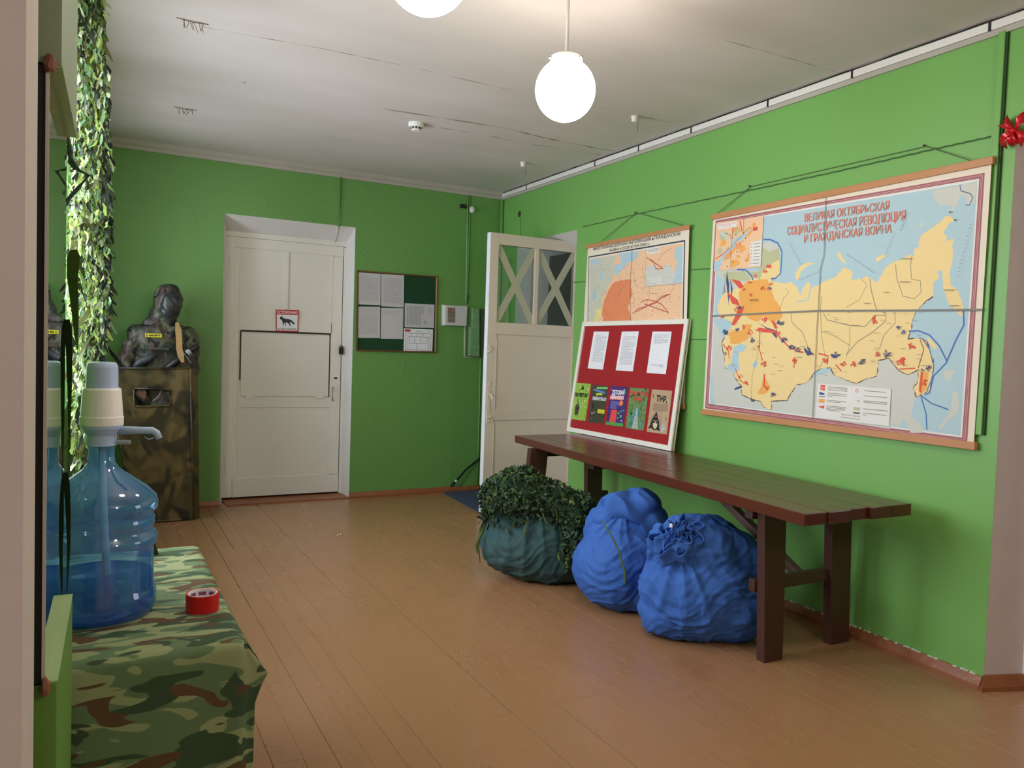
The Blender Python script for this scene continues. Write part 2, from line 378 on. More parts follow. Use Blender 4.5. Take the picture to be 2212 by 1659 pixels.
# left wall with its windows (hidden behind the net), front partition and the room the camera stands in
lw = nb(); WZ0, WZ1 = .95, 2.6
prism(lw, [(XL, 1.38, -.02), (XL, YB, -.02), (XL, YB, 3.12), (XL, 6.5, 3.12), (XL, 6.5, WZ1), (XL, 6.5, WZ0), (XL, 5.4, WZ0), (XL, 5.4, WZ1), (XL, 6.5, WZ1), (XL, 6.5, 3.12),
           (XL, 4.75, 3.12), (XL, 4.75, WZ0), (XL, 2.7, WZ0), (XL, 2.7, WZ1), (XL, 4.75, WZ1), (XL, 4.75, 3.12), (XL, 1.38, 3.12)], (-.012, 0, 0)) if False else None
for a, b in (((1.38, -.02), (7.11, WZ0)), ((1.38, WZ1), (7.11, 3.12)), ((1.38, WZ0), (2.7, WZ1)), ((4.75, WZ0), (5.4, WZ1)), ((6.5, WZ0), (7.11, WZ1))):
    box(lw, (XL-.3, a[0], a[1]), (XL, b[0], b[1]))
struct(link('wall_left', lw, GR))
for n_, (ya, yb) in enumerate(((2.7, 4.75), (5.4, 6.5))):
    wo = bpy.data.objects.new('window_%d' % (n_+1), None); C.objects.link(wo); wo.location = (XL-.2, ya, WZ0); struct(wo); bpy.context.view_layer.update()
    bm = nb(); t = .06
    for a, b in (((ya, WZ0), (yb, WZ0+t)), ((ya, WZ1-t), (yb, WZ1)), ((ya, WZ0), (ya+t, WZ1)), ((yb-t, WZ0), (yb, WZ1)), (((ya+yb)/2-.03, WZ0), ((ya+yb)/2+.03, WZ1))):
        box(bm, (XL-.22, a[0], a[1]), (XL-.16, b[0], b[1]))
    link('window_frame', bm, WHITE, wo)
    P('pane', clear('window glass', (250, 252, 255), .04), wo, box, (XL-.2, ya+t, WZ0+t), (XL-.195, yb-t, WZ1-t))
PX = -.082
wf = nb(); box(wf, (-3.2, 1.16, -.02), (PX, 1.375, 3.12)); struct(link('wall_front', wf, PINK))
ws = nb()
for a, b in (((-3.6, -.02), (-1.7, 3.12)), ((-.1, -.02), (1.2, 3.12)), ((-1.7, -.02), (-.1, 1.0)), ((-1.7, 2.6), (-.1, 3.12))): box(ws, (-3.3, a[0], a[1]), (-3.12, b[0], b[1]))
struct(link('wall_near_left', ws, PINK))
wn = nb()
box(wn, (-3.3, -3.7, -.02), (6, -3.6, 3.12))
struct(link('wall_near_back', wn, PINK))
# cornices, trunking, skirtings
cb = nb(); prism(cb, [(XL, YB, 2.985), (XL, YB-.014, 2.985), (XL, YB-.024, 3.01), (XL, YB-.04, 3.022), (XL, YB-.05, 3.056), (XL, YB, 3.056)], (3.64-XL, 0, 0))
struct(link('trim_1', cb, CORN))
cr = nb()
for z0, z1, o_ in ((-.07, -.050, .012), (-.05, -.044, .006)):
    pass
ys = [YB, 1.0]
def wallstrip(bm, Ya, Yb, z0a, z1a, z0b, z1b, off, off0=0):
    a = [rw(Ya, z0a, off0), rw(Ya, z1a, off0), rw(Ya, z1a, off), rw(Ya, z0a, off)]; b = [rw(Yb, z0b, off0), rw(Yb, z1b, off0), rw(Yb, z1b, off), rw(Yb, z0b, off)]
    va = [bm.verts.new(p) for p in a]; vb = [bm.verts.new(p) for p in b]
    bm.faces.new(va[::-1]); bm.faces.new(vb)
    for i in range(4): bm.faces.new((va[i], va[(i+1) % 4], vb[(i+1) % 4], vb[i]))
wallstrip(cr, YB, .2, zc(YB)-.078, zc(YB)-.052, zc(.2)-.078, zc(.2)-.052, .014)
t2 = struct(link('trim_2', cr, CORN))
c2 = nb(); wallstrip(c2, YB, .2, zc(YB)-.05, zc(YB)-.012, zc(.2)-.05, zc(.2)-.012, .02)
tr = link('cable_trunking', c2, TRIMW, t2, bev=.003)
c3 = nb()
y = YB-.3
bnds = [6.55, 5.35, 4.75, 4.15, 3.45, 2.85, 2.12]
for y in bnds: wallstrip(c3, y, y-.012, zc(y)-.052, zc(y)-.010, zc(y)-.052, zc(y)-.010, .0225)
link('joint', c3, BLACK, t2)
c4 = nb(); pts = []; y = YB
while y > 1: pts.append(rw(y, zc(y)-.007+random.uniform(-.002, .004), .012)); y -= .11
tube(c4, pts, [random.uniform(.002, .006) for _ in pts], 5); link('black_cable', c4, BLACK, t2)
struct(P('baseboard_back', BASE, None, lambda bm: (prism(bm, [(DX1+.0, YB, 0), (DX1, YB-.028, 0), (DX1, YB-.028, .02), (DX1, YB-.01, .055), (DX1, YB, .055)], (3.62-DX1, 0, 0)), prism(bm, [(XL, YB, 0), (XL, YB-.028, 0), (XL, YB-.028, .02), (XL, YB-.01, .055), (XL, YB, .055)], (DX0-XL, 0, 0)))))
bb = nb()
for Ya, Yb in ((YB, Y2b+.02), (Y2a-.02, YA)):
    a = [rw(Ya, z_, o_) for z_, o_ in ((0, 0), (0, .032), (.02, .03), (.058, .01), (.058, 0))]; prism(bb, a, rw(Yb, 0)-rw(Ya, 0))
struct(link('baseboard_right', bb, BASE))
j0 = rw(YA, 0); j1 = rw(YA-.06, 0, -.185); jd = (j1-j0).normalized(); jn = V((-abs(jd.y), -abs(jd.x), 0)).normalized()
struct(P('baseboard_archway', BASE, None, lambda bm: prism(bm, [j0+jn*.0-jd*.03, j0+jn*.03-jd*.03, j0+jn*.03-jd*.03+V((0, 0, .02)), j0+jn*.01-jd*.01+V((0, 0, .066)), j0+V((0, 0, .066))-jd*.0], (j1-j0)+jd*.03)))
# flaked paint edge over the skirting
fk = nb()
for i in range(60):
    Y_ = random.uniform(2.02, 3.3); l_ = random.uniform(.005, .02); wallstrip(fk, Y_, Y_-l_, .056, .056+random.uniform(.002, .008), .056, .058, .0125)
link('flaked_paint', fk, WREV, right)['kind'] = 'stuff'

# ------------------------------------------------------------------ closed white door
YD = YB+REC-.02
dr = bpy.data.objects.new('door_1', None); C.objects.link(dr); dr.location = (rx0, YD, 0); struct(dr); bpy.context.view_layer.update()
dr['label'] = 'closed white panelled door in the back wall'
def dpt(x_, y_, o_=0): return atY(x_, y_, YD-o_)
def dslab(bm, px, o0, o1):
    """slab on the door plane between two stand-offs"""
    q = [dpt(*p, 0) for p in px]      # tl, tr, br, bl squared up
    xl_, xr_, zt_, zb_ = (q[0].x+q[3].x)/2, (q[1].x+q[2].x)/2, (q[0].z+q[1].z)/2, (q[2].z+q[3].z)/2
    prism(bm, [(xl_, YD-o0, zt_), (xr_, YD-o0, zt_), (xr_, YD-o0, zb_), (xl_, YD-o0, zb_)], (0, -(o1-o0), 0))
dl = nb(); dslab(dl, [(505, 512), (741, 534), (728, 1062), (500, 1072)], 0, .02); link('leaf', dl, WHITE, dr, bev=.003)
df = nb()
dslab(df, [(484, 509.5), (505, 512), (500, 1073), (472, 1075)], -.01, .032)
dslab(df, [(484, 492), (748, 521), (748, 534), (484, 510)], -.01, .032)
dslab(df, [(742, 535), (748, 536), (737, 1064), (729, 1063)], -.01, .032)
link('door_frame', df, WHITE, dr, bev=.003)
# stiles and rails stand proud of sunk panels
for nm, q in dict(top_left=[(520, 535), (614, 546), (612, 692), (517, 686)], top_right=[(624, 548), (718, 553), (715, 697), (621, 693)], mid=[(519, 716), (712, 722), (706, 858), (515, 858)], low=[(510, 880), (712, 880), (707, 1024), (507, 1030)]).items():
    pass
rails = [[(505, 512), (741, 534), (740, 553), (505, 536)], [(505, 535), (520, 536), (507, 1030), (500, 1030)], [(717, 556), (740, 556), (728, 1024), (706, 1024)],
         [(516, 688), (716, 699), (715, 720), (514, 714)], [(511, 860), (711, 860), (710, 879), (510, 880)], [(502, 1030), (729, 1024), (728, 1062), (500, 1072)]]
rm = nb()
for q in rails: dslab(rm, q, .02, .03)
link('rail', rm, WHITE, dr, bev=.002)
sm = nb(); dslab(sm, [(615, 545), (623, 546), (621, 668), (614, 668)], .02, .034); link('glazing_bar', sm, WHITE, dr, bev=.002)
sm = nb(); dslab(sm, [(714, 553), (718, 554), (714, 697), (710, 697)], .02, .033); link('bead', sm, WHITE, dr)
hp = nb(); dslab(hp, [(521, 720), (711, 726), (706, 855), (517, 856)], .02, .036); link('hatch_panel', hp, WHITE, dr, bev=.003)
gp = nb()
for q in ([(517, 713), (713, 719), (713, 722.5), (521, 717)], [(517, 713), (521, 717), (518, 790), (516, 852)], [(711, 720), (713, 720), (708, 857), (706.5, 857)]): dslab(gp, q, .02, .0305)
link('shadow_gap', gp, mat('dark hatch gap', (58, 50, 42), .9), dr)
for (a, b) in (((528, 849), (549, 860)), ((679, 850), (697, 861))):
    hn = nb(); dslab(hn, [a, (b[0], a[1]), b, (a[0], b[1])], .03, .04); link('hatch_hinge', hn, WHITE, dr, bev=.002)
for q in ([(494, 552), (498, 552), (497, 588), (493, 588)], [(484, 985), (488, 985), (487, 1022), (483, 1022)]):
    hn = nb(); dslab(hn, q, .03, .042); link('hinge', hn, WHITE, dr, bev=.002)
hb = nb(); dslab(hb, [(716, 827), (727, 827), (725, 880), (714, 880)], .03, .036); pl = link('handle_plate', hb, WHITE, dr, bev=.002)
hb = nb(); tube(hb, [dpt(720, 836, .03), dpt(719, 838, .065), dpt(718, 846, .075), dpt(718, 858, .075), dpt(719, 864, .065), dpt(720, 866, .03)], .006); link('handle', hb, mat('worn metal handle', (170, 165, 160), .3, metal=.7), pl, smooth=True)
hb = nb(); dslab(hb, [(718, 812), (728, 812), (727, 820), (717, 820)], .03, .036); link('lock_plate', hb, WHITE, dr, bev=.002)
hb = nb(); dslab(hb, [(719.5, 814), (726, 814), (726, 818), (719.5, 818)], .036, .038); link('lock_cylinder', hb, INKD, dr)
pk = nb(); c_ = dpt(737, 757, .05); tube(pk, [c_+V((.016*math.cos(a), 0, .03+.016*math.sin(a))) for a in [i*.5 for i in range(7)]], .004, 6)
box(pk, (c_.x-.02, c_.y-.012, c_.z-.035), (c_.x+.02, c_.y+.012, c_.z+.03)); tag(link('padlock', pk, BLACK), 'small black padlock hanging at the right edge of closed white door', 'padlock')
hs = nb(); a = dpt(744, 757, .05); box(hs, (a.x-.02, a.y-.003, a.z-.03), (a.x+.05, a.y+.003, a.z+.03)); link('hasp', hs, mat('beige hasp', (190, 172, 150), .6), dr)
th = nb(); box(th, (rx0, YB-.02, -.02), (rx1+.03, YB+REC, .012)); link('threshold', th, BASE, dr)
# warning sign on the door
RED = mat('sign red', (190, 40, 44), .45, .03)
sg = thing('warning_sign', 'small square white and red sign with a dog, on the closed white door', 'sign', dpt(620, 716, .035))
q = [dpt(*p, .037) for p in ((596, 669), (645, 670), (644, 717), (596, 716))]
P('sign_plate', RED, sg, prism, q, (0, -.003, 0))
pr = Print((0, -1, 0), start=.0035)
lp = lambda u_, v_: q[0].lerp(q[1], u_).lerp(q[3].lerp(q[2], u_), v_)
pr.poly([lp(.04, .22), lp(.96, .22), lp(.96, .95), lp(.04, .95)], PAPER)
lettering(pr, 'ОСТОРОЖНО', lp(.05, .18), lp(.95, .18), lp(.05, .05), PAPER, .02)
lettering(pr, 'ЗЛАЯ СОБАКА', lp(.08, .92), lp(.92, .92), lp(.08, .83), INKD, .02)
dog = [(.16, .38), (.2, .3), (.24, .33), (.27, .27), (.3, .36), (.4, .4), (.55, .42), (.66, .45), (.75, .52), (.84, .62), (.82, .68), (.7, .6), (.64, .54), (.62, .62), (.66, .72), (.63, .76), (.58, .66), (.5, .58), (.42, .58), (.44, .7), (.42, .76), (.38, .6), (.34, .62), (.34, .72), (.31, .74), (.29, .56), (.25, .46), (.2, .45)]
pr.poly([lp(*p) for p in dog], INKD)
pr.done('sign_print', sg)

# ------------------------------------------------------------------ open white door leaf
Fp = V((*atz(1041, 1113).to_2d(), 0)); Hh = V((3.93, Fp.y+.03, 0)); dd = (Hh-Fp); wid = dd.length; dd.normalize()
dn = V((-dd.y, dd.x, 0));  dn = dn if dn.dot(EYE-Fp) > 0 else -dn
od = bpy.data.objects.new('door_2', None); C.objects.link(od); od.location = Fp; struct(od); bpy.context.view_layer.update()
od['label'] = 'white door leaf with two glass panes, standing open'
def atD(x_, y_, o_=0): return hit(x_, y_, Fp+dn*o_, dn)
TH = .06; ZT = atD(1052, 500).z; print('open door height', ZT, 'width', wid)
def oslab(bm, s0, s1, z0, z1, o0, o1):
    a = Fp+dd*s0; b = Fp+dd*s1
    prism(bm, [V((a.x, a.y, z0))+dn*o0, V((b.x, b.y, z0))+dn*o0, V((b.x, b.y, z1))+dn*o0, V((a.x, a.y, z1))+dn*o0], dn*(o1-o0))
def sz(x_, y_): p = atD(x_, y_); return (p-Fp).dot(dd), p.z
zp0 = (sz(1072, 698)[1]+sz(1232, 703)[1])/2; zp1 = (sz(1078, 528)[1]+sz(1235, 545)[1])/2
s1 = sz(1076, 600)[0]; s2 = sz(1155, 600)[0]; s3 = sz(1163, 600)[0]; s4 = wid-.06
ODW = mat('cream white door paint', (214, 202, 184), .45, .04, 3, .08, 12)
fm = nb()
oslab(fm, 0, s1, .02, ZT, 0, -TH); oslab(fm, s4, wid, .02, ZT, 0, -TH); oslab(fm, s1, s4, zp1, ZT, 0, -TH); oslab(fm, s1, s4, .02, .25, 0, -TH)
z_m0 = sz(1075, 722)[1]; oslab(fm, s1, s4, z_m0, zp0, 0, -TH); z_l = sz(1070, 886)[1]; oslab(fm, s1, s4, z_l-.09, z_l, 0, -TH)
link('frame', fm, ODW, od, bev=.003)
ed = nb(); oslab(ed, -.0015, 0, .02, ZT, 0, -TH); link('edge_face', ed, mat('daylit edge white', (236, 238, 246), .5), od)  # daylight on the door's edge put into the colour of a paler, bluer plate
bm = nb(); oslab(bm, s2, s3, zp0, zp1, .004, -TH); link('glazing_bar', bm, ODW, od, bev=.003)
GL = clear('door glass', (225, 232, 228), .05)
ST = mat('pale tape strip', (178, 178, 152), .6)
for a, b in ((s1, s2), (s3, s4)):
    bm = nb(); oslab(bm, a, b, zp0, zp1, -.020, -.024); pn = link('pane', bm, GL, od)
    for k in (0, 1):
        bm = nb(); p0 = (a+.0, zp0+.0) if k == 0 else (a, zp1); p1 = (b, zp1) if k == 0 else (b, zp0)
        wv = .034; mk = lambda s_, z_, o_: V(((Fp+dd*s_).x, (Fp+dd*s_).y, z_))+dn*o_
        prism(bm, [mk(max(a, p0[0]), p0[1]+(0 if k else 0), -.0185-k*.0004), mk(a+wv, p0[1], -.0185-k*.0004), mk(b, p1[1]+(wv*2.2 if k else -wv*2.2), -.0185-k*.0004), mk(b, p1[1], -.0185-k*.0004), mk(b-wv, p1[1], -.0185-k*.0004), mk(a, p0[1]+(-wv*2.2 if k else wv*2.2), -.0185-k*.0004)], dn*.0003)
        link('tape_strip', bm, ST, pn)
for z0, z1, nm in ((z_l, z_m0, 'upper_panel'), (.25, z_l-.09, 'lower_panel')):
    bm = nb(); oslab(bm, s1+.0, s4, z0, z1, -.012, -.03); link(nm, bm, ODW, od)
    bm = nb(); oslab(bm, s1-.001, s1+.008, z0+.01, z1-.03, -.012, .001); link('bead', bm, WHITE, od)
hs0, hz0 = sz(1058, 846); hs1, hz1 = sz(1058, 914)
bm = nb(); oslab(bm, hs0-.028, hs0+.008, hz1, hz0+.02, 0, .006); pl = link('handle_plate', bm, ODW, od, bev=.003)
mk = lambda s_, z_, o_: V(((Fp+dd*s_).x, (Fp+dd*s_).y, z_))+dn*o_
bm = nb(); tube(bm, [mk(hs0-.01, hz0-.02, .005), mk(hs0-.01, hz0-.03, .05), mk(hs0-.01, hz0-.06, .06), mk(hs0-.01, hz1+.09, .06), mk(hs0-.01, hz1+.06, .05), mk(hs0-.01, hz1+.05, .005)], .007); link('handle', bm, mat('painted pull handle', (225, 218, 206), .3), pl, smooth=True)
s_, z_ = sz(1058, 832); bm = nb(); oslab(bm, s_-.02, s_+.012, z_-.02, z_+.03, 0, .006); link('lock_plate', bm, ODW, od, bev=.003)
s_, z_ = sz(1050, 753); bm = nb(); tube(bm, [mk(.0, z_-.03, .003), mk(.012, z_-.02, .02), mk(.016, z_, .026), mk(.012, z_+.02, .02), mk(0, z_+.03, .003)], .005); link('ring', bm, TRIMW, od, smooth=True)
for z_ in (.35, 1.25, 2.1):
    bm = nb(); tube(bm, [mk(wid, z_, .004), mk(wid, z_+.12, .004)], .01); link('hinge', bm, ODW, od)

# ------------------------------------------------------------------ wall map pair
def sp(m0, pts): return [m0(*p) for p in pts]
def hang_map(name, label, TL, TR, BR, BL, rod, off_t, off_b, bottom=True):
    """sheet between wooden rails; returns (thing, point function on its plane, normal)"""
    p = [atR(*TL, off_t), atR(*TR, off_t)]
    n0 = RN
    ztop = (p[0].z+p[1].z)/2; p2 = [atR(*BL, off_b), atR(*BR, off_b)]; zb = (p2[0].z+p2[1].z)/2
    A = V((p[0].x, p[0].y, ztop)); B = V((p[1].x, p[1].y, ztop)); Cc = V((p2[1].x, p2[1].y, zb)); Dd = V((p2[0].x, p2[0].y, zb))
    n = (B-A).cross(Dd-A).normalized(); n = n if n.dot(RN) > 0 else -n
    t = thing(name, label, 'map', Dd)
    bm = nb(); prism(bm, [A, B, Cc, Dd], -n*.0015); link('sheet', bm, CREAM, t)
    pf = lambda x_, y_: hit(x_, y_, A, n)
    return t, pf, n, (A, B, Cc, Dd)
CREAM = mat('aged cream map paper', (232, 220, 200), .6, .04, 6)
SEA = mat('map pale blue', (172, 202, 212), .6, .05, 8, col2=(180, 205, 212))
LAND = mat('map grey land', (206, 206, 196), .6, .03)
YEL = mat('map yellow land', (240, 212, 148), .6, .03, 5)
ORG = mat('map orange land', (240, 172, 84), .6, .05, 6)
PEACH = mat('map peach', (240, 196, 156), .6, .05, 9)
MAR = mat('map maroon border', (160, 92, 96), .6, .1, 30)
MARL = mat('map pale border line', (214, 170, 168), .6)
MRED = mat('map red', (224, 84, 66), .6); MTIT = mat('map title red', (228, 128, 104), .6)
MBLU = mat('map blue', (70, 112, 176), .6); MNAV = mat('map navy figures', (58, 72, 130), .6)
MBRN = mat('map border brown', (104, 70, 64), .6); MGRY = mat('map thin line', (150, 140, 118), .7); MOLV = mat('map olive', (190, 192, 150), .6)
MLIT = mat('map legend paper', (228, 226, 220), .6); FOLD = mat('fold line grey', (132, 128, 122), .7)
cq = lambda x_, y_: (1500+x_/2.4396, 320+y_/2.4396)      # from the close-up
bigm, bf0, bn, bc = hang_map('wall_map', 'large wall map with red title on pale blue sea, right on green wall', (1541, 466), (2142, 352), (2103, 968), (1519, 886), 0, .035, .022)
bf = lambda x_, y_: bf0(*cq(x_, y_))
A, B, Cc, Dd = bc
for a, b, nm in ((A+(A-B).normalized()*.012, B+(B-A).normalized()*.012, 'rail'), (Dd+(Dd-Cc).normalized()*.012, Cc+(Cc-Dd).normalized()*.012, 'rail')):
    bm = nb(); h_ = .018
    prism(bm, [a+V((0, 0, -h_)), b+V((0, 0, -h_)), b+V((0, 0, h_)), a+V((0, 0, h_))], bn*.012); link(nm, bm, WOODF, bigm, bev=.003)
    bm = nb(); prism(bm, [a+V((0, 0, -h_))-bn*.002, b+V((0, 0, -h_))-bn*.002, b+V((0, 0, h_))-bn*.002, a+V((0, 0, h_))-bn*.002], -bn*.010); link('rail', bm, WOODF, bigm, bev=.003)
bl4 = lambda u_, v_: A.lerp(B, u_).lerp(Dd.lerp(Cc, u_), v_)
pr = Print(bn)
def nest(o_): return [bf(112+o_*.55, 383+o_), bf(1530-o_, 130+o_), bf(1437-o_, 1555-o_), bf(57+o_*.75, 1371-o_*.9)]
pr.poly(nest(0), MAR); pr.poly(nest(9), MARL); pr.poly(nest(12), MAR); pr.poly(nest(17), MARL); pr.poly(nest(19), MAR)
pr.poly([bf(124, 396), bf(1502, 160), bf(1411, 1526), bf(75, 1347)], MLIT); pr.poly([bf(127, 401), bf(1492, 176), bf(1402, 1515), bf(82, 1342)], SEA)
def rough_(pts, amp=4, step=14, seed=0):
    rd = random.Random(seed); out = []
    for i, p in enumerate(pts):
        q = pts[(i+1) % len(pts)]; d = math.hypot(q[0]-p[0], q[1]-p[1]); n = max(1, int(d/step))
        for k_ in range(n):
            t_ = k_/n; a_ = amp if k_ else amp*.3
            out.append((p[0]+(q[0]-p[0])*t_+rd.uniform(-a_, a_), p[1]+(q[1]-p[1])*t_+rd.uniform(-a_, a_)))
    return out
gl = [(97, 640), (345, 648), (352, 500), (400, 495), (450, 520), (450, 590), (400, 640), (330, 700), (200, 800), (130, 880), (100, 905), (88, 1345), (250, 1360), (620, 1412), (640, 1420), (1030, 1480), (1060, 1440), (1100, 1420), (1140, 1500), (1205, 1500), (1190, 1460), (1140, 1420), (1160, 1330), (1200, 1290), (1180, 1150), (1000, 1080), (500, 1250), (200, 1100), (160, 700)]
pr.poly(sp(bf, gl), LAND)
pr.poly(sp(bf, [(86, 1200), (100, 1215), (98, 1300), (108, 1352), (82, 1348)]), SEA)
pr.poly(sp(bf, rough_([(352, 520), (395, 545), (445, 525), (452, 590), (400, 640), (345, 690), (310, 690), (260, 640), (300, 700), (230, 700), (165, 720), (150, 670), (170, 650), (340, 650)], 3)), MOLV)
rus = [(122, 835), (135, 800), (160, 762), (200, 752), (240, 722), (285, 700), (315, 682), (345, 690), (360, 650), (400, 612), (445, 588), (448, 665), (430, 688), (400, 680), (410, 705), (470, 712), (505, 705), (545, 735), (560, 775), (575, 730), (600, 700), (622, 735), (650, 725), (690, 700), (742, 680), (790, 628), (835, 655), (828, 695), (880, 690), (905, 672), (935, 690), (958, 710), (990, 665), (1000, 640), (1035, 608), (1100, 580), (1130, 562), (1160, 572), (1158, 535), (1185, 520), (1180, 500), (1200, 455), (1290, 395), (1320, 360), (1348, 355), (1372, 385), (1340, 400), (1330, 425), (1310, 440), (1335, 470), (1322, 490), (1372, 478), (1362, 502), (1362, 590), (1345, 655), (1350, 715), (1385, 745), (1405, 790), (1418, 850), (1415, 890), (1385, 870), (1340, 815), (1312, 740), (1305, 650), (1283, 640), (1288, 690), (1262, 705), (1258, 780), (1220, 805), (1168, 858), (1150, 900), (1140, 965), (1122, 1008), (1190, 1003), (1222, 1018), (1240, 1065), (1258, 1110), (1255, 1180), (1240, 1275), (1195, 1300), (1170, 1310), (1155, 1260), (1178, 1240), (1182, 1165), (1130, 1192), (1080, 1172), (1050, 1135), (1025, 1105), (968, 1118), (960, 1200), (905, 1215), (855, 1238), (800, 1222), (738, 1195), (718, 1155), (665, 1160), (632, 1182), (612, 1215), (580, 1240), (540, 1245), (508, 1290), (490, 1330), (405, 1332), (405, 1378), (362, 1362), (352, 1335), (310, 1325), (250, 1298), (248, 1250), (205, 1198), (212, 1185), (162, 1150), (158, 1100), (145, 1030), (180, 965), (150, 940), (205, 930), (150, 905), (130, 870)]
rr = rough_(rus, 3, 14, 3)
pr.line(sp(bf, rough_(rus[-52:], 3, 12, 5)), .007, MBRN)
pr.poly(sp(bf, rr), YEL)
pr.poly(sp(bf, rough_([(235, 762), (270, 705), (340, 692), (385, 690), (400, 735), (420, 790), (455, 840), (466, 890), (410, 925), (370, 885), (335, 915), (290, 900), (240, 850)], 2)), ORG)
pr.poly(sp(bf, rough_([(185, 968), (250, 960), (275, 925), (305, 930), (282, 1005), (235, 1030), (190, 1030)], 2)), ORG)
pr.poly(sp(bf, rough_([(330, 1292), (350, 1262), (366, 1200), (400, 1255), (385, 1290), (355, 1298)], 2)), ORG)
pr.poly(sp(bf, [(1192, 1180), (1235, 1180), (1225, 1270), (1190, 1300), (1182, 1270)]), ORG)
pr.poly(sp(bf, rough_([(205, 1050), (250, 1030), (278, 1045), (262, 1070), (235, 1075), (232, 1120), (240, 1160), (210, 1190), (165, 1158), (195, 1130)], 2)), SEA)
pr.poly(sp(bf, [(300, 1145), (320, 1120), (338, 1130), (322, 1160)]), SEA); pr.poly(sp(bf, rough_([(100, 905), (160, 898), (205, 925), (180, 960), (150, 1000), (130, 960)], 2)), SEA)
for isl in ([(532, 690), (535, 655), (560, 620), (600, 602), (645, 608), (600, 618), (562, 650), (548, 695)], [(752, 560), (765, 545), (780, 575), (800, 600), (790, 608), (760, 580)], [(955, 580), (990, 565), (1018, 552), (1000, 575), (962, 600)], [(1188, 400), (1202, 392), (1200, 418)], [(1222, 992), (1250, 1012), (1278, 1045), (1265, 1062), (1238, 1030)], [(402, 612), (440, 590), (448, 680), (420, 690)]):
    pr.poly(sp(bf, rough_(isl, 2)), YEL)
for isl in ([(1250, 225), (1490, 178), (1476, 290), (1440, 300), (1430, 260), (1400, 250), (1385, 300), (1360, 340), (1350, 300), (1290, 300), (1262, 262)], [(1310, 1175), (1375, 1168), (1345, 1228), (1315, 1210)], [(1350, 1270), (1385, 1290), (1398, 1340), (1385, 1400), (1330, 1440), (1300, 1480), (1285, 1470), (1330, 1420), (1352, 1380), (1362, 1310)], [(1052, 1420), (1085, 1400), (1130, 1400), (1190, 1450), (1208, 1490), (1150, 1480), (1100, 1430), (1090, 1470), (1060, 1460)]):
    pr.poly(sp(bf, rough_(isl, 3)), LAND)
for ln, w_, m_ in (([(365, 482), (400, 482), (440, 500), (462, 545), (460, 600), (455, 660), (430, 685), (405, 690)], .009, MBLU), ([(225, 640), (270, 642), (300, 670), (310, 695)], .009, MBLU), ([(1130, 965), (1180, 962), (1240, 985), (1290, 1040), (1328, 1115), (1330, 1130), (1262, 1200), (1240, 1290), (1215, 1300)], .007, MBLU), ([(1418, 850), (1422, 930), (1380, 1010), (1328, 1130)], .008, MBLU),
                   ([(1190, 1300), (1250, 1345), (1340, 1378)], .006, MBLU), ([(1195, 1310), (1222, 1400), (1226, 1482)], .006, MBLU), ([(1205, 1010), (1240, 1060), (1262, 1150), (1255, 1210), (1225, 1280)], .005, MBLU), ([(1400, 195), (1405, 225), (1455, 240), (1468, 262), (1450, 300), (1432, 300)], .004, MNAV),
                   ([(670, 780), (665, 850), (672, 1000), (690, 1100), (660, 1160)], .0035, MGRY), ([(510, 860), (515, 920), (570, 970), (600, 1050)], .004, MGRY), ([(925, 690), (935, 760), (960, 850), (1010, 870), (1010, 910), (940, 970), (860, 1020), (800, 1090)], .0045, MGRY), ([(800, 840), (870, 800), (910, 720), (880, 690)], .003, MGRY),
                   ([(680, 870), (700, 905), (820, 935), (900, 940), (955, 880), (1010, 880)], .0045, MGRY), ([(1145, 570), (1140, 620), (1145, 690), (1192, 700), (1195, 760), (1160, 795), (1100, 780), (1068, 690), (1060, 610)], .0035, MGRY), ([(450, 860), (470, 790), (500, 760), (480, 740)], .003, MGRY), ([(540, 810), (600, 800), (620, 700)], .008, SEA),
                   ([(1055, 850), (1060, 920), (1000, 985), (975, 1060)], .0035, MGRY), ([(670, 965), (740, 990), (820, 1040)], .003, MGRY), ([(820, 940), (820, 1040), (800, 1100)], .003, MGRY), ([(1180, 1160), (1210, 1060), (1190, 1010)], .004, MBRN), ([(300, 1340), (305, 1200), (330, 1110), (340, 1040)], .003, MGRY),
                   ([(345, 980), (343, 1060), (360, 1120)], .007, MRED), ([(150, 1030), (180, 1070), (185, 1110)], .007, MRED), ([(215, 1160), (240, 1220), (260, 1240)], .006, MRED), ([(370, 1190), (368, 1260)], .012, MRED), ([(445, 990), (500, 1050), (575, 1078)], .008, MRED), ([(655, 1082), (705, 1095), (700, 1140)], .009, MRED), ([(530, 1100), (525, 1160)], .007, MRED), ([(745, 1140), (775, 1175)], .007, MRED), ([(1080, 1165), (1165, 1160)], .006, MRED), ([(640, 1300), (642, 1300)], .004, MRED)):
    pr.line(sp(bf, ln), w_, m_)
for tri, m_ in (([(172, 650), (184, 720), (182, 830), (168, 700)], MNAV), ([(190, 690), (202, 740), (196, 800)], MNAV), ([(195, 690), (240, 700), (262, 730), (240, 742)], MRED), ([(170, 755), (230, 800), (240, 830), (200, 820)], MRED), ([(195, 930), (232, 850), (265, 830), (250, 880), (212, 935)], MRED), ([(330, 915), (380, 945), (436, 962), (435, 1005), (400, 965)], MNAV),
                ([(345, 945), (430, 962), (430, 975), (350, 970)], MRED), ([(405, 905), (425, 915), (440, 950), (425, 952)], MRED), ([(212, 1265), (250, 1250), (252, 1262), (215, 1275)], MNAV), ([(1195, 1180), (1206, 1180), (1196, 1290), (1184, 1280)], MRED)):
    pr.poly(sp(bf, tri), m_)
rd = random.Random(11)
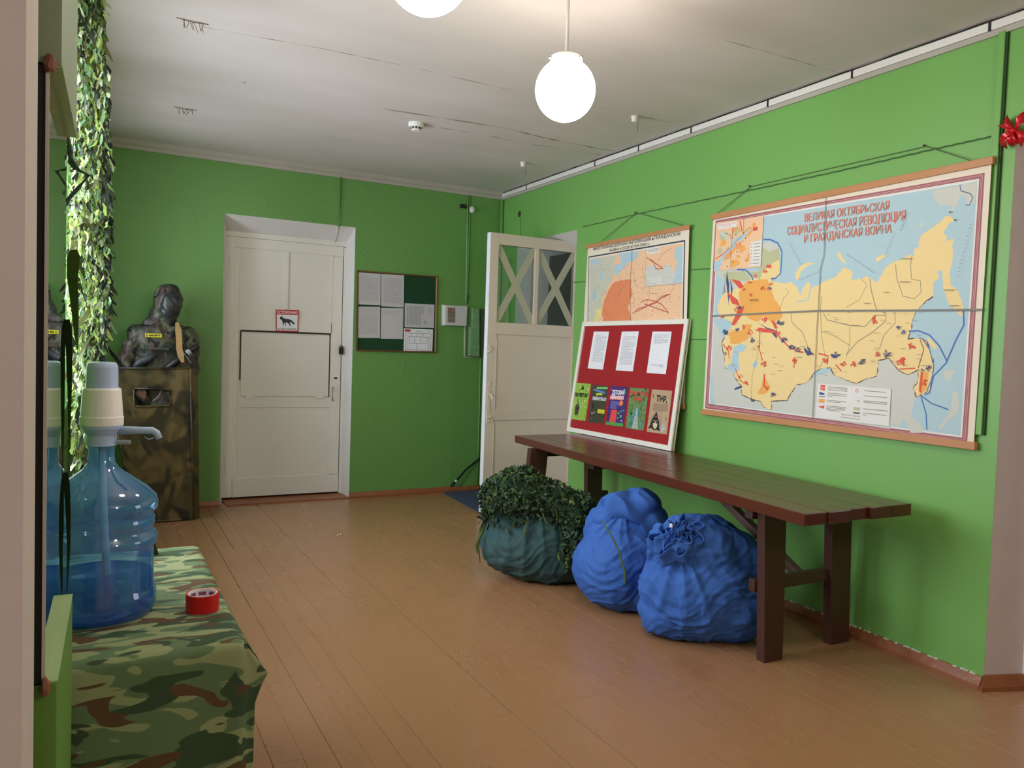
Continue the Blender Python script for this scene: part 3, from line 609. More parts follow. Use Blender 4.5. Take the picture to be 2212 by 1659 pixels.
def figure(cx, cy, s_, m_, n=11):
    for i in range(n):
        a_ = rd.uniform(0, 6.28); r_ = s_*rd.random()**.6; x_, y_ = cx+r_*math.cos(a_)*1.1, cy+r_*math.sin(a_)
        a2 = rd.uniform(0, 6.28); l2 = s_*rd.uniform(.35, .8); w2 = s_*rd.uniform(.12, .3)
        q_ = [(x_-l2*math.cos(a2), y_-l2*math.sin(a2)), (x_+w2*math.sin(a2), y_-w2*math.cos(a2)), (x_+l2*math.cos(a2), y_+l2*math.sin(a2)), (x_-w2*math.sin(a2), y_+w2*math.cos(a2))]
        pr.poly(sp(bf, q_), m_, pr.k)
    pr.k += 1
for cx, cy, s_ in ((295, 705, 9), (262, 745, 9), (320, 672, 9), (395, 630, 14), (375, 650, 10), (225, 850, 13), (300, 775, 9), (262, 940, 10), (295, 970, 12), (345, 960, 14), (375, 905, 14), (440, 975, 15), (185, 1055, 13), (368, 1140, 14), (340, 1045, 7), (245, 1200, 10), (272, 1240, 12), (385, 1262, 10), (362, 740, 10), (150, 885, 9), (532, 1120, 13), (690, 1115, 15), (785, 1135, 14), (840, 1135, 15), (970, 1085, 14), (960, 905, 18), (1095, 1125, 22), (1150, 1040, 18), (1215, 1235, 13), (405, 715, 8)): figure(cx, cy, s_, MRED)
for cx, cy, s_ in ((168, 970, 13), (230, 955, 9), (308, 1012, 11), (240, 838, 9), (460, 920, 16), (472, 1008, 14), (520, 1050, 14), (548, 1062, 12), (608, 1072, 20), (742, 1098, 20), (888, 1125, 15), (1020, 1085, 17), (1082, 945, 11), (1105, 970, 10), (1232, 1160, 15), (1205, 1172, 9), (420, 1300, 11), (310, 1325, 9), (165, 1082, 7), (400, 740, 9)): figure(cx, cy, s_, MNAV)
for i in range(70):
    x_, y_ = rd.uniform(150, 1200), rd.uniform(860, 1200); pr.line(sp(bf, [(x_, y_), (x_+rd.uniform(12, 26), y_)]), .002, MGRY)
for x0, y0, x1, y1, n in ((505, 500, 570, 620, 10), (810, 560, 960, 660, 14), (1090, 430, 1130, 330, 10), (1460, 400, 1390, 690, 14), (1010, 560, 1060, 440, 9), (560, 690, 680, 640, 9)):
    for i in range(n):
        x_, y_ = x0+(x1-x0)*i/n, y0+(y1-y0)*i/n; pr.line(sp(bf, [(x_, y_), (x_+3, y_+5)]), .003, FOLD)
for x_, y_ in ((1355, 338), (1381, 380)): pr.poly(sp(bf, [(x_-6, y_), (x_, y_-6), (x_+6, y_), (x_, y_+6)]), INKD)
for x_, y_, l_ in ((1090, 583, 60), (1090, 705, 50), (1320, 748, 55), (1350, 830, 50), (1005, 760, 25), (900, 818, 30)): pr.line(sp(bf, [(x_, y_), (x_+l_, y_)]), .004, MGRY)
lettering(pr, 'МОСКВА', bf(298, 808), bf(340, 806), bf(298, 796), INKD)
pr.done('printed_map', bigm)
pr = Print(bn, start=.005)
for t_, a, b, hgt in (('ВЕЛИКАЯ ОКТЯБРЬСКАЯ', (583, 389), (1028, 324), 42), ('СОЦИАЛИСТИЧЕСКАЯ РЕВОЛЮЦИЯ', (492, 460), (1114, 378), 44), ('И ГРАЖДАНСКАЯ ВОЙНА', (580, 499), (1042, 445), 42)):
    lettering(pr, t_, bf(*a), bf(*b), bf(a[0]+1, a[1]-hgt), MTIT, .008)
pr.done('title_lettering', bigm)
pr = Print(bn, start=.005)
ins = [(118, 396), (368, 357), (353, 626), (106, 648)]; pr.poly(sp(bf, ins), PEACH)
il = lambda u_, v_: V(bf(*ins[0])).lerp(bf(*ins[1]), u_).lerp(V(bf(*ins[3])).lerp(bf(*ins[2]), u_), v_)
for i in range(26):
    u_, v_ = rd.uniform(.05, .85), rd.uniform(.1, .9); s_ = rd.uniform(.05, .11)
    pr.poly([il(min(.98, max(.02, u_+s_*math.cos(a_)*rd.uniform(.6, 1.2))), min(.98, max(.02, v_+s_*math.sin(a_)*rd.uniform(.6, 1.2)))) for a_ in [k_*1.05 for k_ in range(6)]], rd.choice([ORG, ORG, mat('inset orange', (236, 160, 104)), MOLV]), pr.k)
pr.k += 1
pr.poly([il(0, .8), il(.12, .78), il(.2, .62), il(.4, .5), il(.42, .36), il(.6, .33), il(.75, .2), il(.75, .25), il(.62, .4), il(.45, .45), il(.44, .55), il(.25, .68), il(.18, .85), il(.1, 1), il(0, 1)], SEA)
pr.line([il(.1, .2), il(.3, .35), il(.4, .5)], .02, LAND); pr.line([il(.37, .02), il(.38, .3), il(.36, .6), il(.38, .98)], .003, INKD); pr.line([il(.6, .0), il(.62, .3), il(.45, .45), il(.36, .55)], .003, INKD)
pr.line([il(.02, .75), il(.2, .66), il(.33, .56)], .006, MRED); pr.line([il(.52, .02), il(.58, .25)], .008, MRED); pr.poly([il(.8, .2), il(.9, .2), il(.9, .27), il(.8, .27)], MRED)
for u_, v_ in ((.25, .25), (.32, .28), (.45, .3), (.61, .28), (.66, .4), (.6, .45), (.55, .48), (.5, .65), (.42, .85), (.7, .85), (.3, .93)): pr.poly([il(u_-.014, v_), il(u_, v_-.016), il(u_+.014, v_), il(u_, v_+.016)], INKD, pr.k)
for i in range(22):
    u_, v_ = rd.uniform(.1, .9), rd.uniform(.1, .9); pr.poly([il(u_-.012, v_), il(u_, v_-.014), il(u_+.012, v_)], MRED, pr.k+.5)
pr.k += 2; pr.poly([il(.04, .02), il(.46, .02), il(.46, .14), il(.04, .14)], MLIT); pr.poly([il(.77, .48), il(1, .48), il(1, .97), il(.77, .97)], MLIT)
lettering(pr, 'ВООРУЖЕННОЕ ВОССТАНИЕ', il(.06, .07), il(.44, .07), il(.06, .035), MRED); lettering(pr, 'В ПЕТРОГРАДЕ', il(.14, .115), il(.34, .115), il(.14, .08), MRED)
for i in range(7): pr.line([il(.84, .53+i*.065), il(.97, .53+i*.065)], .004, MGRY); pr.poly([il(.79, .52+i*.065), il(.805, .52+i*.065), il(.805, .54+i*.065), il(.79, .54+i*.065)], rd.choice([INKD, MRED]))
pr.done('inset_map', bigm)
pr = Print(bn, start=.005)
leg = [(655, 1240), (1040, 1270), (1030, 1465), (640, 1420)]; pr.poly(sp(bf, leg), MLIT)
ll = lambda u_, v_: V(bf(*leg[0])).lerp(bf(*leg[1]), u_).lerp(V(bf(*leg[3])).lerp(bf(*leg[2]), u_), v_)
pr.poly([ll(.04, .04), ll(.11, .03), ll(.11, .2), ll(.04, .17)], MRED); lettering(pr, '1917', ll(.045, .15), ll(.105, .16), ll(.045, .08), MLIT)
pr.poly([ll(.03, .24), ll(.09, .26), ll(.12, .29), ll(.09, .32), ll(.03, .32)], MNAV); pr.line([ll(.03, .37), ll(.12, .37)], .004, MNAV); pr.poly([ll(.03, .44), ll(.12, .44), ll(.12, .55), ll(.03, .55)], ORG)
pr.poly([ll(.03, .67), ll(.12, .62), ll(.12, .72)], MRED); pr.line([ll(.53, .62), ll(.62, .62)], .016, MOLV); pr.line([ll(.53, .74), ll(.62, .74)], .008, MBRN); pr.poly([ll(.58, .38), ll(.61, .4), ll(.58, .42)], MRED)
for i in range(8): a_ = i*PI/4; a2 = a_+PI/4; c0 = ll(.56, .12); ex = (ll(.6, .12)-c0)*.5; ey = (ll(.56, .2)-c0)*.5; pr.line([c0+ex*math.cos(a_)+ey*math.sin(a_), c0+ex*math.cos(a2)+ey*math.sin(a2)], .003, MRED)
for r_, rows in ((.15, ((.07, .28), (.11, .28), (.16, .28), (.25, .27), (.3, .28), (.34, .08), (.46, .28), (.5, .2), (.62, .28), (.66, .28), (.7, .26), (.74, .2))), (.66, ((.1, .28), (.24, .3), (.38, .3), (.42, .3), (.6, .32), (.72, .3), (.77, .05)))):
    for v_, l_ in rows: pr.line([ll(r_, v_), ll(r_+l_, v_)], .0035, MGRY)
lettering(pr, 'Масштаб 1:5 000 000', ll(.37, .84), ll(.62, .845), ll(.37, .8), INKD); pr.line([ll(.36, .9), ll(.62, .91)], .003, MGRY)
pr.done('legend', bigm)
pr = Print(bn, start=.008)
pr.line([bf(90, 885), bf(420, 868), bf(655, 858), bf(1100, 856), bf(1520, 852)], .010, FOLD); pr.line([bf(697, 260), bf(688, 560), bf(668, 640), bf(657, 860)], .004, mat('fold crack', (120, 112, 100))); pr.line([bf(655, 860), bf(640, 1160), bf(627, 1430)], .004, MATS['fold crack'])
pr.done('fold_line', bigm)
# small map
smm, sf0, sn, sc_ = hang_map('wall_map', 'smaller peach coloured map with black title, partly hidden behind the red board', (1270, 532), (1489, 492), (1478, 880), (1252, 850), 0, .03, .018)
A, B, Cc, Dd = sc_
for a, b, hh in ((A, B, .016), (Dd, Cc, .016)):
    a2 = a+(a-b).normalized()*.02; b2 = b+(b-a).normalized()*.012
    bm = nb(); prism(bm, [a2+V((0, 0, -hh)), b2+V((0, 0, -hh)), b2+V((0, 0, hh)), a2+V((0, 0, hh))], sn*.012); link('rail', bm, WOODF, smm, bev=.003)
s4_ = lambda u_, v_: A.lerp(B, u_).lerp(Dd.lerp(Cc, u_), v_)
cs = lambda x_, y_: sf0(1255+x_/6.914, 480+y_/6.912)
pr = Print(sn)
pr.poly([cs(115, 512), cs(1556, 265), cs(1530, 1700), cs(95, 1760)], INKD); pr.poly([cs(124, 530), cs(1540, 290), cs(1512, 1690), cs(104, 1750)], MLIT)
pr.poly([cs(134, 548), cs(1524, 310), cs(1498, 1680), cs(112, 1740)], PEACH)
PSM = mat('small map salmon', (238, 176, 132), .6); OSM = mat('small map orange', (228, 138, 92), .6, .06, 9)
pr.poly(sp(cs, rough_([(136, 560), (530, 490), (480, 640), (470, 860), (330, 1080), (300, 1300), (240, 1470), (118, 1480)], 14, 60)), mat('small map grey green', (200, 200, 180), .6, .06, 12))
pr.poly(sp(cs, rough_([(560, 480), (860, 430), (850, 520), (700, 610), (600, 720), (540, 800), (500, 780), (500, 640), (600, 620), (590, 520)], 10, 50)), SEA)
pr.poly(sp(cs, rough_([(136, 570), (280, 545), (260, 620), (140, 650)], 6, 50)), SEA); pr.poly(sp(cs, rough_([(270, 780), (330, 760), (350, 830), (290, 880)], 6, 50)), SEA); pr.poly(sp(cs, rough_([(180, 1010), (230, 1000), (220, 1150), (170, 1160)], 6, 50)), mat('small map blue', (168, 196, 206)))
pr.poly(sp(cs, rough_([(230, 1290), (290, 1290), (300, 1400), (220, 1480), (190, 1480)], 6, 50)), mat('small map yellow', (228, 220, 140)))
pr.poly(sp(cs, rough_([(500, 890), (740, 850), (760, 1100), (700, 1260), (760, 1480), (330, 1480), (310, 1380), (350, 1150), (420, 1000)], 12, 50)), OSM)
pr.poly([cs(975, 400), cs(1524, 310), cs(1510, 915), cs(960, 965)], PEACH); pr.poly(sp(cs, rough_([(970, 660), (1110, 640), (1180, 730), (1300, 610), (1400, 760), (1370, 910), (962, 955)], 12, 50)), LAND)
pr.poly(sp(cs, [(1440, 370), (1522, 350), (1508, 905), (1370, 915), (1400, 800), (1440, 560), (1400, 540), (1400, 430)]), SEA)
pr.line([cs(975, 400), cs(958, 965), cs(1510, 915)], .004, INK); pr.poly([cs(985, 395), cs(1180, 372), cs(1178, 450), cs(985, 480)], MLIT)
for v_ in (410, 428, 446): pr.line([cs(1000, v_), cs(1160, v_-20)], .003, MGRY)
for v_ in range(840, 940, 22): pr.line([cs(1010, v_), cs(1200, v_-16)], .004, MLIT)
MRD2 = mat('small map red line', (196, 92, 84), .6)
for ln in ([(890, 1200), (980, 1155), (1080, 1170), (1200, 1220), (1310, 1350)], [(770, 1370), (850, 1290), (1000, 1250), (1130, 1200), (1200, 1110), (1330, 1070)], [(980, 530), (1080, 580), (1120, 700), (1230, 690)]): pr.line(sp(cs, rough_(ln, 3)[:-3]), .007, MRD2)
for ln in ([(1030, 965), (1010, 1100), (980, 1250)], [(1040, 1060), (1140, 1070), (1140, 1180)], [(1400, 930), (1340, 1060), (1320, 1160)], [(560, 800), (600, 880), (560, 1000), (560, 1120)], [(700, 870), (620, 1000), (560, 1100)], [(420, 1400), (340, 1300), (360, 1150)], [(780, 700), (800, 900), (860, 980)], [(930, 620), (920, 740), (960, 860)], [(1150, 580), (1230, 470), (1350, 390)], [(770, 1050), (800, 1150), (770, 1250)]):
    pr.line([cs(x_+rd.uniform(-8, 8), y_) for (x_, y_) in ln], .0028, mat('thin brown line', (140, 98, 80)))
for i in range(160):
    x_, y_ = rd.uniform(150, 1480), rd.uniform(640, 1470); m_ = rd.choice([MGRY, MGRY, MRD2]); pr.line(sp(cs, [(x_, y_), (x_+rd.uniform(10, 40), y_-rd.uniform(0, 14))]), .0022, m_)
for t_, a, b, hg in (('ИНОСТРАННАЯ ВОЕННАЯ ИНТЕРВЕНЦИЯ и ГРАЖДАНСКАЯ', (186, 425), (1485, 192), 44), ('ВОЙНА в СССР в 1919-1920 гг.', (430, 442), (1030, 340), 40)): lettering(pr, t_, cs(*a), cs(*b), cs(a[0], a[1]-hg), INKD, .01)
pr.done('printed_map', smm)
pr = Print(sn, start=.007); pr.line(sp(cs, [(772, 300), (765, 600), (745, 800), (740, 1160), (748, 1480)]), .004, FOLD); pr.done('fold_line', smm)
# cords the maps hang on
CORD = mat('grey green cord', (92, 104, 74), .8)
for (pts, lb, r_, par) in (([(1300, 520), (1375, 459), (1487, 491)], 'smaller', .0025, smm), ([(1548, 462), (1622, 403), (2000, 316), (2112, 352)], 'large', .0025, bigm)):
    bm = nb(); tube(bm, [atR(*p, .03 if i in (0, len(pts)-1) else .008) for i, p in enumerate(pts)], r_, 6); link('hanging_cord', bm, CORD, par)
for p_ in ((1375, 459), (1622, 402), (2000, 315)):
    bm = nb(); c_ = atR(*p_); tube(bm, [c_, c_+RN*.02], .004, 6); tag(link('nail', bm, INKD), {1375: 'nail in the green wall above the smaller map', 1622: 'nail in the green wall above the left half of the large map', 2000: 'nail in the green wall above the right half of the large map'}[p_[0]], 'nail')
CABG = mat('cable painted wall green', (70, 122, 60), .5)
bm = nb(); pts = []
wp = [(1258, 490), (1400, 457), (1620, 411), (1800, 372), (2000, 326), (2145, 294)]
for a, b in zip(wp, wp[1:]):
    for i in range(24):
        t_ = i/24; p = atR(a[0]+(b[0]-a[0])*t_, a[1]+(b[1]-a[1])*t_, .005); pts.append(p+V((0, 0, .0014*math.sin(len(pts)*1.6))))
tube(bm, pts, .0035, 5); tag(link('twisted_cable', bm, mat('old green twisted cable', (66, 98, 58), .7)), 'thin twisted cable running along the green wall above both maps', 'cable')
for i, (a, b) in enumerate((((1490, 583), (1540, 580)), ((1487, 733), (1530, 733)), ((1240, 610), (1270, 608)))):
    bm = nb(); tube(bm, [atR(*a, .002), atR(*b, .002)], .004, 6); link('painted_cable', bm, CABG, right)
# hole in the right wall with cracks
bm = nb(); c_ = atR(1122, 462, .001); lathe(bm, [(0, .002), (.018, .002), (.026, .004), (.032, 0)], c_, 9, RN); link('hole', bm, mat('dark plaster hole', (52, 62, 40), .9, .3, 60), right)
bm = nb(); tube(bm, [atR(1124, 470, .001), atR(1125, 485, .001), atR(1124, 520, .001)], .0022, 5); link('crack', bm, DARK, right)

# right wall duct
bm = nb()
DU = rw(2.1, 0)
p0 = atR(2163, 78); p1 = atR(2119, 885)
for Ya, Yb, z0, z1, o_ in ((2.075, 2.045, 1.14, 2.93, .018), ):
    prism(bm, [rw(Ya, z0, 0), rw(Yb, z0, 0), rw(Yb, z1, 0), rw(Ya, z1, 0)], RN*o_)
tag(link('cable_duct', bm, GR, bev=.003), 'green painted vertical duct on the wall right of the large map', 'duct')
bm = nb(); prism(bm, [rw(2.041, 1.14, 0), rw(2.035, 1.14, 0), rw(2.035, 2.93, 0), rw(2.041, 2.93, 0)], RN*.012); link('dark_line', bm, mat('dark green duct shadow', (36, 66, 28), .7), right)  # dark green strip stands in for the shadow along the duct's side
bm = nb(); pp = rw(YB-.045, 0, .02); tube(bm, [(pp.x, pp.y, .02), (pp.x, pp.y, 2.98)], .018, 10); tag(link('corner_pipe', bm, GR, smooth=True), 'green painted pipe in the far right corner', 'pipe')
# red foil bow on the corner of the archway
RF = mat('red foil', (196, 28, 34), .18, .1, 8, metal=.25); bc_ = atR(2192, 283, .03)
bow = thing('foil_bow', 'shiny red foil bow on the green wall at the right edge', 'bow', bc_)
def petal(bm, c, a_, ln, wd, tw):
    ex = V((RD.x, RD.y, 0))*math.cos(a_)*-1+V((0, 0, 1))*math.sin(a_); ey = V((RD.x, RD.y, 0))*math.sin(a_)+V((0, 0, 1))*math.cos(a_)
    rows = []
    for i in range(7):
        t_ = i/6; w_ = wd*(.25+t_*.9); rows.append([bm.verts.new(c+ex*ln*t_+ey*w_*s_*.5+RN*(.02*math.sin(t_*PI)+.012*math.sin(s_*3+tw+t_*4))) for s_ in (-1, -.33, .33, 1)])
    for a, b in zip(rows, rows[1:]):
        for k_ in range(3): bm.faces.new((a[k_], a[k_+1], b[k_+1], b[k_]))
for i, (a_, ln, wd) in enumerate(((2.3, .075, .05), (.75, .075, .05), (-2.4, .07, .05), (-.75, .075, .06), (3.0, .04, .04), (-1.5, .06, .04))):
    bm = nb(); petal(bm, bc_, a_, ln, wd, i*1.7); o = link('loop', bm, RF, bow, smooth=True); md = o.modifiers.new('s', 'SOLIDIFY'); md.thickness = .0012
bm = nb(); lathe(bm, [(0, -.012), (.012, -.008), (.014, 0), (.012, .01), (0, .013)], bc_+RN*.01, 10); link('knot', bm, RF, bow, smooth=True)

# ------------------------------------------------------------------ back wall things
nbd = thing('notice_board', 'dark green notice board in thin wooden frame on the back wall', 'board', atY(770, 760, YB-.01))
nf = lambda x_, y_, o_=.014: atY(x_, y_, YB-o_)
q = [nf(771, 584), nf(944, 597), nf(941, 762), nf(769, 758)]
P('felt', mat('dark green felt', (22, 66, 36), .95, .1, 30), nbd, prism, [nf(*p, .002) for p in ((771, 585), (944, 598), (941, 761), (769, 757))], (0, -.010, 0))
for a, b in ((0, 1), (1, 2), (2, 3), (3, 0)):
    ce_ = (q[0]+q[1]+q[2]+q[3])/4; i0 = q[a].lerp(ce_, .018), q[b].lerp(ce_, .018); w_ = .012
    d = (q[b]-q[a]).normalized(); s_ = d.cross(V((0, 1, 0))); s_ = s_ if s_.dot(ce_-q[a]) > 0 else -s_
    P('frame', WOODB if a in (0, 2, 3) else WOODF, nbd, prism, [q[a], q[b], q[b]+s_*w_, q[a]+s_*w_], (0, -.012, 0), bev=.002)
c8 = lambda x_, y_, o_=.016: atY(760+x_/7.54, 560+y_/7.54, YB-o_)
def sheet(name, label, quad, pf, n, m_, rows, cat='paper', group=None, inkm=INK, col=(.1, .9), extra=None, off=.0008, vertical=False):
    Q = [V(pf(*p)) for p in quad]; t = thing(name, label, cat, Q[3], group)
    bm = nb(); prism(bm, Q, V(n)*off); link('page', bm, m_, t)
    f = lambda u_, v_: Q[0].lerp(Q[1], u_).lerp(Q[3].lerp(Q[2], u_), v_)
    pr = Print(n, start=off+.0002); r2 = random.Random(label)
    for v_, l_ in rows:
        x_ = col[0]
        if vertical: pr.line([f(v_, col[0]), f(v_, col[0]+(col[1]-col[0])*l_)], .0022, inkm); continue
        while x_ < col[0]+(col[1]-col[0])*l_:
            e_ = min(x_+r2.uniform(.05, .16), col[0]+(col[1]-col[0])*l_); pr.line([f(x_, v_), f(e_, v_)], .0026, inkm); x_ = e_+.015
    if rows and extra and rows[-1][0] < .5: pr.done('print', t); pr = Print(n, start=off+.0002)
    if extra: extra(pr, f)
    if rows or extra: pr.done('stamp' if rows and rows[-1][0] < .5 and extra else 'print', t)
    else: pr.bm.free()
    return t
BN = V((0, -1, 0))
def rows(a, b, n, short=()): return [(a+(b-a)*i/n, (.6 if i in short else 1)) for i in range(n)]
sheet('document', 'top left sheet of four in sleeves on the green notice board', [(108, 212), (470, 238), (465, 750), (106, 735)], c8, BN, PAPERG, rows(.12, .9, 26, (0, 7, 14)), group='sheets on the green notice board')
sheet('document', 'upper sheet beside the empty green felt, densely printed, notice board', [(480, 240), (850, 262), (845, 785), (476, 765)], c8, BN, PAPERG, rows(.12, .9, 28, (12, 20)), group='sheets on the green notice board')
sheet('document', 'lower left sheet of four in sleeves on the green notice board', [(105, 772), (460, 775), (458, 1285), (98, 1280)], c8, BN, PAPERG, rows(.06, .9, 24, (3,)), group='sheets on the green notice board')
sheet('document', 'nearly blank sheet with a short heading on the green notice board', [(475, 790), (842, 800), (830, 1300), (470, 1295)], c8, BN, PAPERG, [(.1, 1), (.13, .7), (.16, .9), (.19, .4)], group='sheets on the green notice board')
def stamp(pr, f, u_=.7, v_=.78, r_=.055, m_=INKD, asp=1.0):
    c0 = f(u_, v_); ex = (f(u_+r_, v_)-c0); ey = V((0, 0, ex.length))
    for rr_ in (1, .55):
        for i in range(12): a_ = i*PI/6; pr.line([c0+ex*math.cos(a_)*rr_+ey*math.sin(a_)*rr_, c0+ex*math.cos(a_+PI/6)*rr_+ey*math.sin(a_+PI/6)*rr_], .002, m_)
sheet('document', 'sheet pinned sideways with a round stamp on the green notice board', [(862, 715), (1345, 740), (1338, 1118), (860, 1108)], c8, BN, PAPERG, [(.08+i*.035, 1 if i < 14 else .4) for i in range(17)]+[(.8, .3), (.86, .4), (.92, .5)], inkm=INKD, vertical=True, extra=lambda pr, f: stamp(pr, f), group='sheets on the green notice board')
def plan(pr, f):
    pr.poly([f(.03, .04), f(.22, .04), f(.22, .14), f(.03, .14)], RED)
    for a, b in (((.4, .1), (.62, .1)), ((.8, .1), (.92, .1)), ((.06, .2), (.94, .2)), ((.06, .2), (.06, .95)), ((.06, .95), (.94, .95)), ((.94, .2), (.94, .95)), ((.14, .36), (.86, .36)), ((.2, .36), (.2, .65)), ((.8, .36), (.8, .65)), ((.14, .3), (.14, .9)), ((.87, .3), (.87, .9)), ((.2, .65), (.8, .65)), ((.37, .36), (.37, .65)), ((.57, .36), (.57, .65)), ((.25, .2), (.25, .36)), ((.45, .2), (.45, .36)), ((.66, .2), (.66, .36)), ((.45, .65), (.45, .95))): pr.line([f(*a), f(*b)], .0028, INKD)
sheet('floor_plan', 'white evacuation plan with a red corner on the green notice board', [(850, 1125), (1322, 1145), (1310, 1500), (842, 1492)], c8, BN, PAPER, [], extra=plan, cat='plan')
# alarm panel
ap = thing('alarm_panel', 'white alarm control box with small window on the back wall', 'panel', atY(984, 705, YB))
al = [nf(*p, .045) for p in ((963, 659), (1010, 661), (1008, 704), (962, 703))]
P('case', mat('light grey casing', (208, 204, 204), .5), ap, prism, al, (0, .045, 0), bev=.004)
P('left_cover', TRIMW, ap, prism, [nf(957, 658, .04), nf(963, 659, .047), nf(962, 703, .047), nf(957, 703, .04)], (0, .04, 0), bev=.002)
P('display_window', mat('grey brown display', (128, 118, 106), .3), ap, prism, [nf(967, 664, .0455), nf(983, 665, .0455), nf(983, 697, .0455), nf(967, 696, .0455)], (0, -.002, 0))
P('display_light', mat('red indicator', (190, 60, 50), .4), ap, prism, [nf(971, 667, .048), nf(974, 667, .048), nf(974, 675, .048), nf(971, 675, .048)], (0, -.001, 0))
for i, (x_, y_) in enumerate(((977.5, 672), (970.5, 688), (977.5, 687))): P('button', TRIMW, ap, lathe, [(0, .004), (.004, .003), (.005, 0)], nf(x_, y_, .047), 8, (0, -1, 0))
# rough green box by the door
P_ = [nf(*p, .06) for p in ((1021, 665), (1036, 666), (1036, 770), (1015, 769), (1017, 707), (1021, 706))]
bm = nb(); prism(bm, P_, (0, .06, 0)); gb = tag(link('junction_board', bm, mat('chipped pale green paint', (120, 158, 112), .6, .3, 30, .6, 30), bev=.003), 'narrow chipped pale green wooden board on the back wall near the open door', 'board')
bm = nb(); prism(bm, [nf(1036, 668, .03), nf(1050, 668, .03), nf(1050, 770, .03), nf(1036, 770, .03)], (0, .03, 0)); link('side_board', bm, mat('dark chipped green', (72, 92, 58), .7, .4, 40, .5, 40), gb)
# conduits
CG = mat('light green conduit', (118, 168, 106), .5, .06)
bm = nb(); tube(bm, [nf(1011, 424, .012), nf(1009, 520, .012), nf(1007, 640, .012), nf(1007, 658, .012)], .009, 8); tube(bm, [nf(1015, 424, .01), nf(1013, 520, .01), nf(1009, 630, .01), nf(1012, 640, .012), nf(1009, 655, .012)], .007, 8)
tag(link('conduit', bm, CG, smooth=True), 'pair of green painted cables dropping from the cornice to the white box', 'cable')
bm = nb(); tube(bm, [nf(1004.5, 705, .012), nf(1003.5, 771, .012), nf(1037, 772, .012)], .011, 8); tag(link('conduit', bm, mat('pale grey green conduit', (164, 178, 152), .5), smooth=True), 'pale conduit elbow below the white box', 'conduit')
bm = nb(); tube(bm, [nf(1038, 774, .01), nf(1035, 900, .01), nf(1031, 1047, .01)], .007, 8); tag(link('conduit', bm, CG, smooth=True), 'green painted cable running down to the skirting behind the open door', 'cable')
bm = nb(); tube(bm, [nf(736, 379, .01), nf(734, 440, .01), nf(732, 482, .01), nf(730, 490, .005)], .008, 8); tag(link('conduit', bm, GW, smooth=True), 'green painted cable from the cornice down to the closed door recess', 'cable')
bm = nb(); tube(bm, [nf(730, 489, .004), atY(727, 505, YB+.12)-V((0, 0, .01)), atY(723, 523, YB+.24)-V((0, 0, .01))], .006, 8); tag(link('cable', bm, TRIMW, smooth=True), 'short white cable under the lintel above the closed door', 'cable')
# sensor and bracket
sb = thing('motion_sensor', 'small white round sensor high on the back wall by the corner', 'sensor', nf(1020, 453, 0)); bm = nb()
bmesh.ops.create_uvsphere(bm, u_segments=16, v_segments=10, radius=.03, matrix=Matrix.Translation(nf(1020, 453, .05))@Matrix.Diagonal((.95, .8, 1.15, 1))); link('dome', bm, TRIMW, sb, smooth=True)
bm = nb(); tube(bm, [nf(1017, 449, 0), nf(1019, 452, .04)], .008, 6); link('bracket', bm, TRIMW, sb)
bm = nb(); prism(bm, [nf(996, 440, .03), nf(1006, 442, .03), nf(1008, 450, .03), nf(996, 448, .03)], (0, .03, 0)); tag(link('black_bracket', bm, BLACK), 'small black bracket high on the back wall beside the sensor', 'bracket')
# black cane and mat
bm = nb(); a = atY(975, 1049, YB-.10); b = atY(1033, 993, YB-.03); mid = a.lerp(b, .55)+V((0, 0, .02)); tube(bm, [a, a.lerp(b, .12), a.lerp(b, .14), mid, b, b+(b-mid)*.5+V((.0, 0, -.01))], [.019, .014, .011, .011, .011, .011], 8)
cn = thing('black_rod', 'black rod leaning on the back wall beside the open door', 'rod', a); o = link('shaft', bm, mat('dark rubber', (16, 24, 28), .5), cn, smooth=True)
bm = nb(); tube(bm, [a.lerp(b, .13), a.lerp(b, .19)], .0135, 8); link('white_band', bm, TRIMW, cn)
bm = nb(); prism(bm, [(3.06, 7.075, .001), (3.56, 7.075, .001), (3.56, 5.9, .001), (2.985, 5.9, .001)], (0, 0, .008)); tag(link('door_mat', bm, mat('blue grey mat', (66, 76, 104), .95, .12, 60, .6, 150)), 'blue grey mat on the floor behind the open door', 'mat')
bm = nb(); c_ = atz(733, 1157); 
for dx in (-.012, .012): lathe(bm, [(0, 0), (.009, .001), (.01, .006), (.005, .012), (0, .013)], c_+V((dx, dx*.4, 0)), 7)
tag(link('crumb', bm, mat('pale crumb', (196, 176, 150), .8)), 'tiny pale crumb on the floor in front of the closed door', 'debris')

# ------------------------------------------------------------------ ceiling things
sd = thing('smoke_detector', 'white round smoke detector on the ceiling', 'detector', atC(898, 268))
c_ = atC(899, 266); lm = nb(); lathe(lm, [(0, 0), (.055, 0), (.055, -.02), (.05, -.03), (0, -.03)], c_, 24); link('base', lm, TRIMW, sd, smooth=False)
lm = nb(); lathe(lm, [(.035, -.03), (.035, -.048), (.03, -.055), (0, -.055)], c_, 20); link('sensing_head', lm, TRIMW, sd)
lm = nb()
for k_ in range(10):
    a_ = k_*PI/5; p = c_+V((.0355*math.cos(a_), .0355*math.sin(a_), 0)); t_ = V((-math.sin(a_), math.cos(a_), 0))*.007
    prism(lm, [p-t_+V((0, 0, -.032)), p+t_+V((0, 0, -.032)), p+t_+V((0, 0, -.045)), p-t_+V((0, 0, -.045))], V((math.cos(a_), math.sin(a_), 0))*.001)
link('slot', lm, DARK, sd)
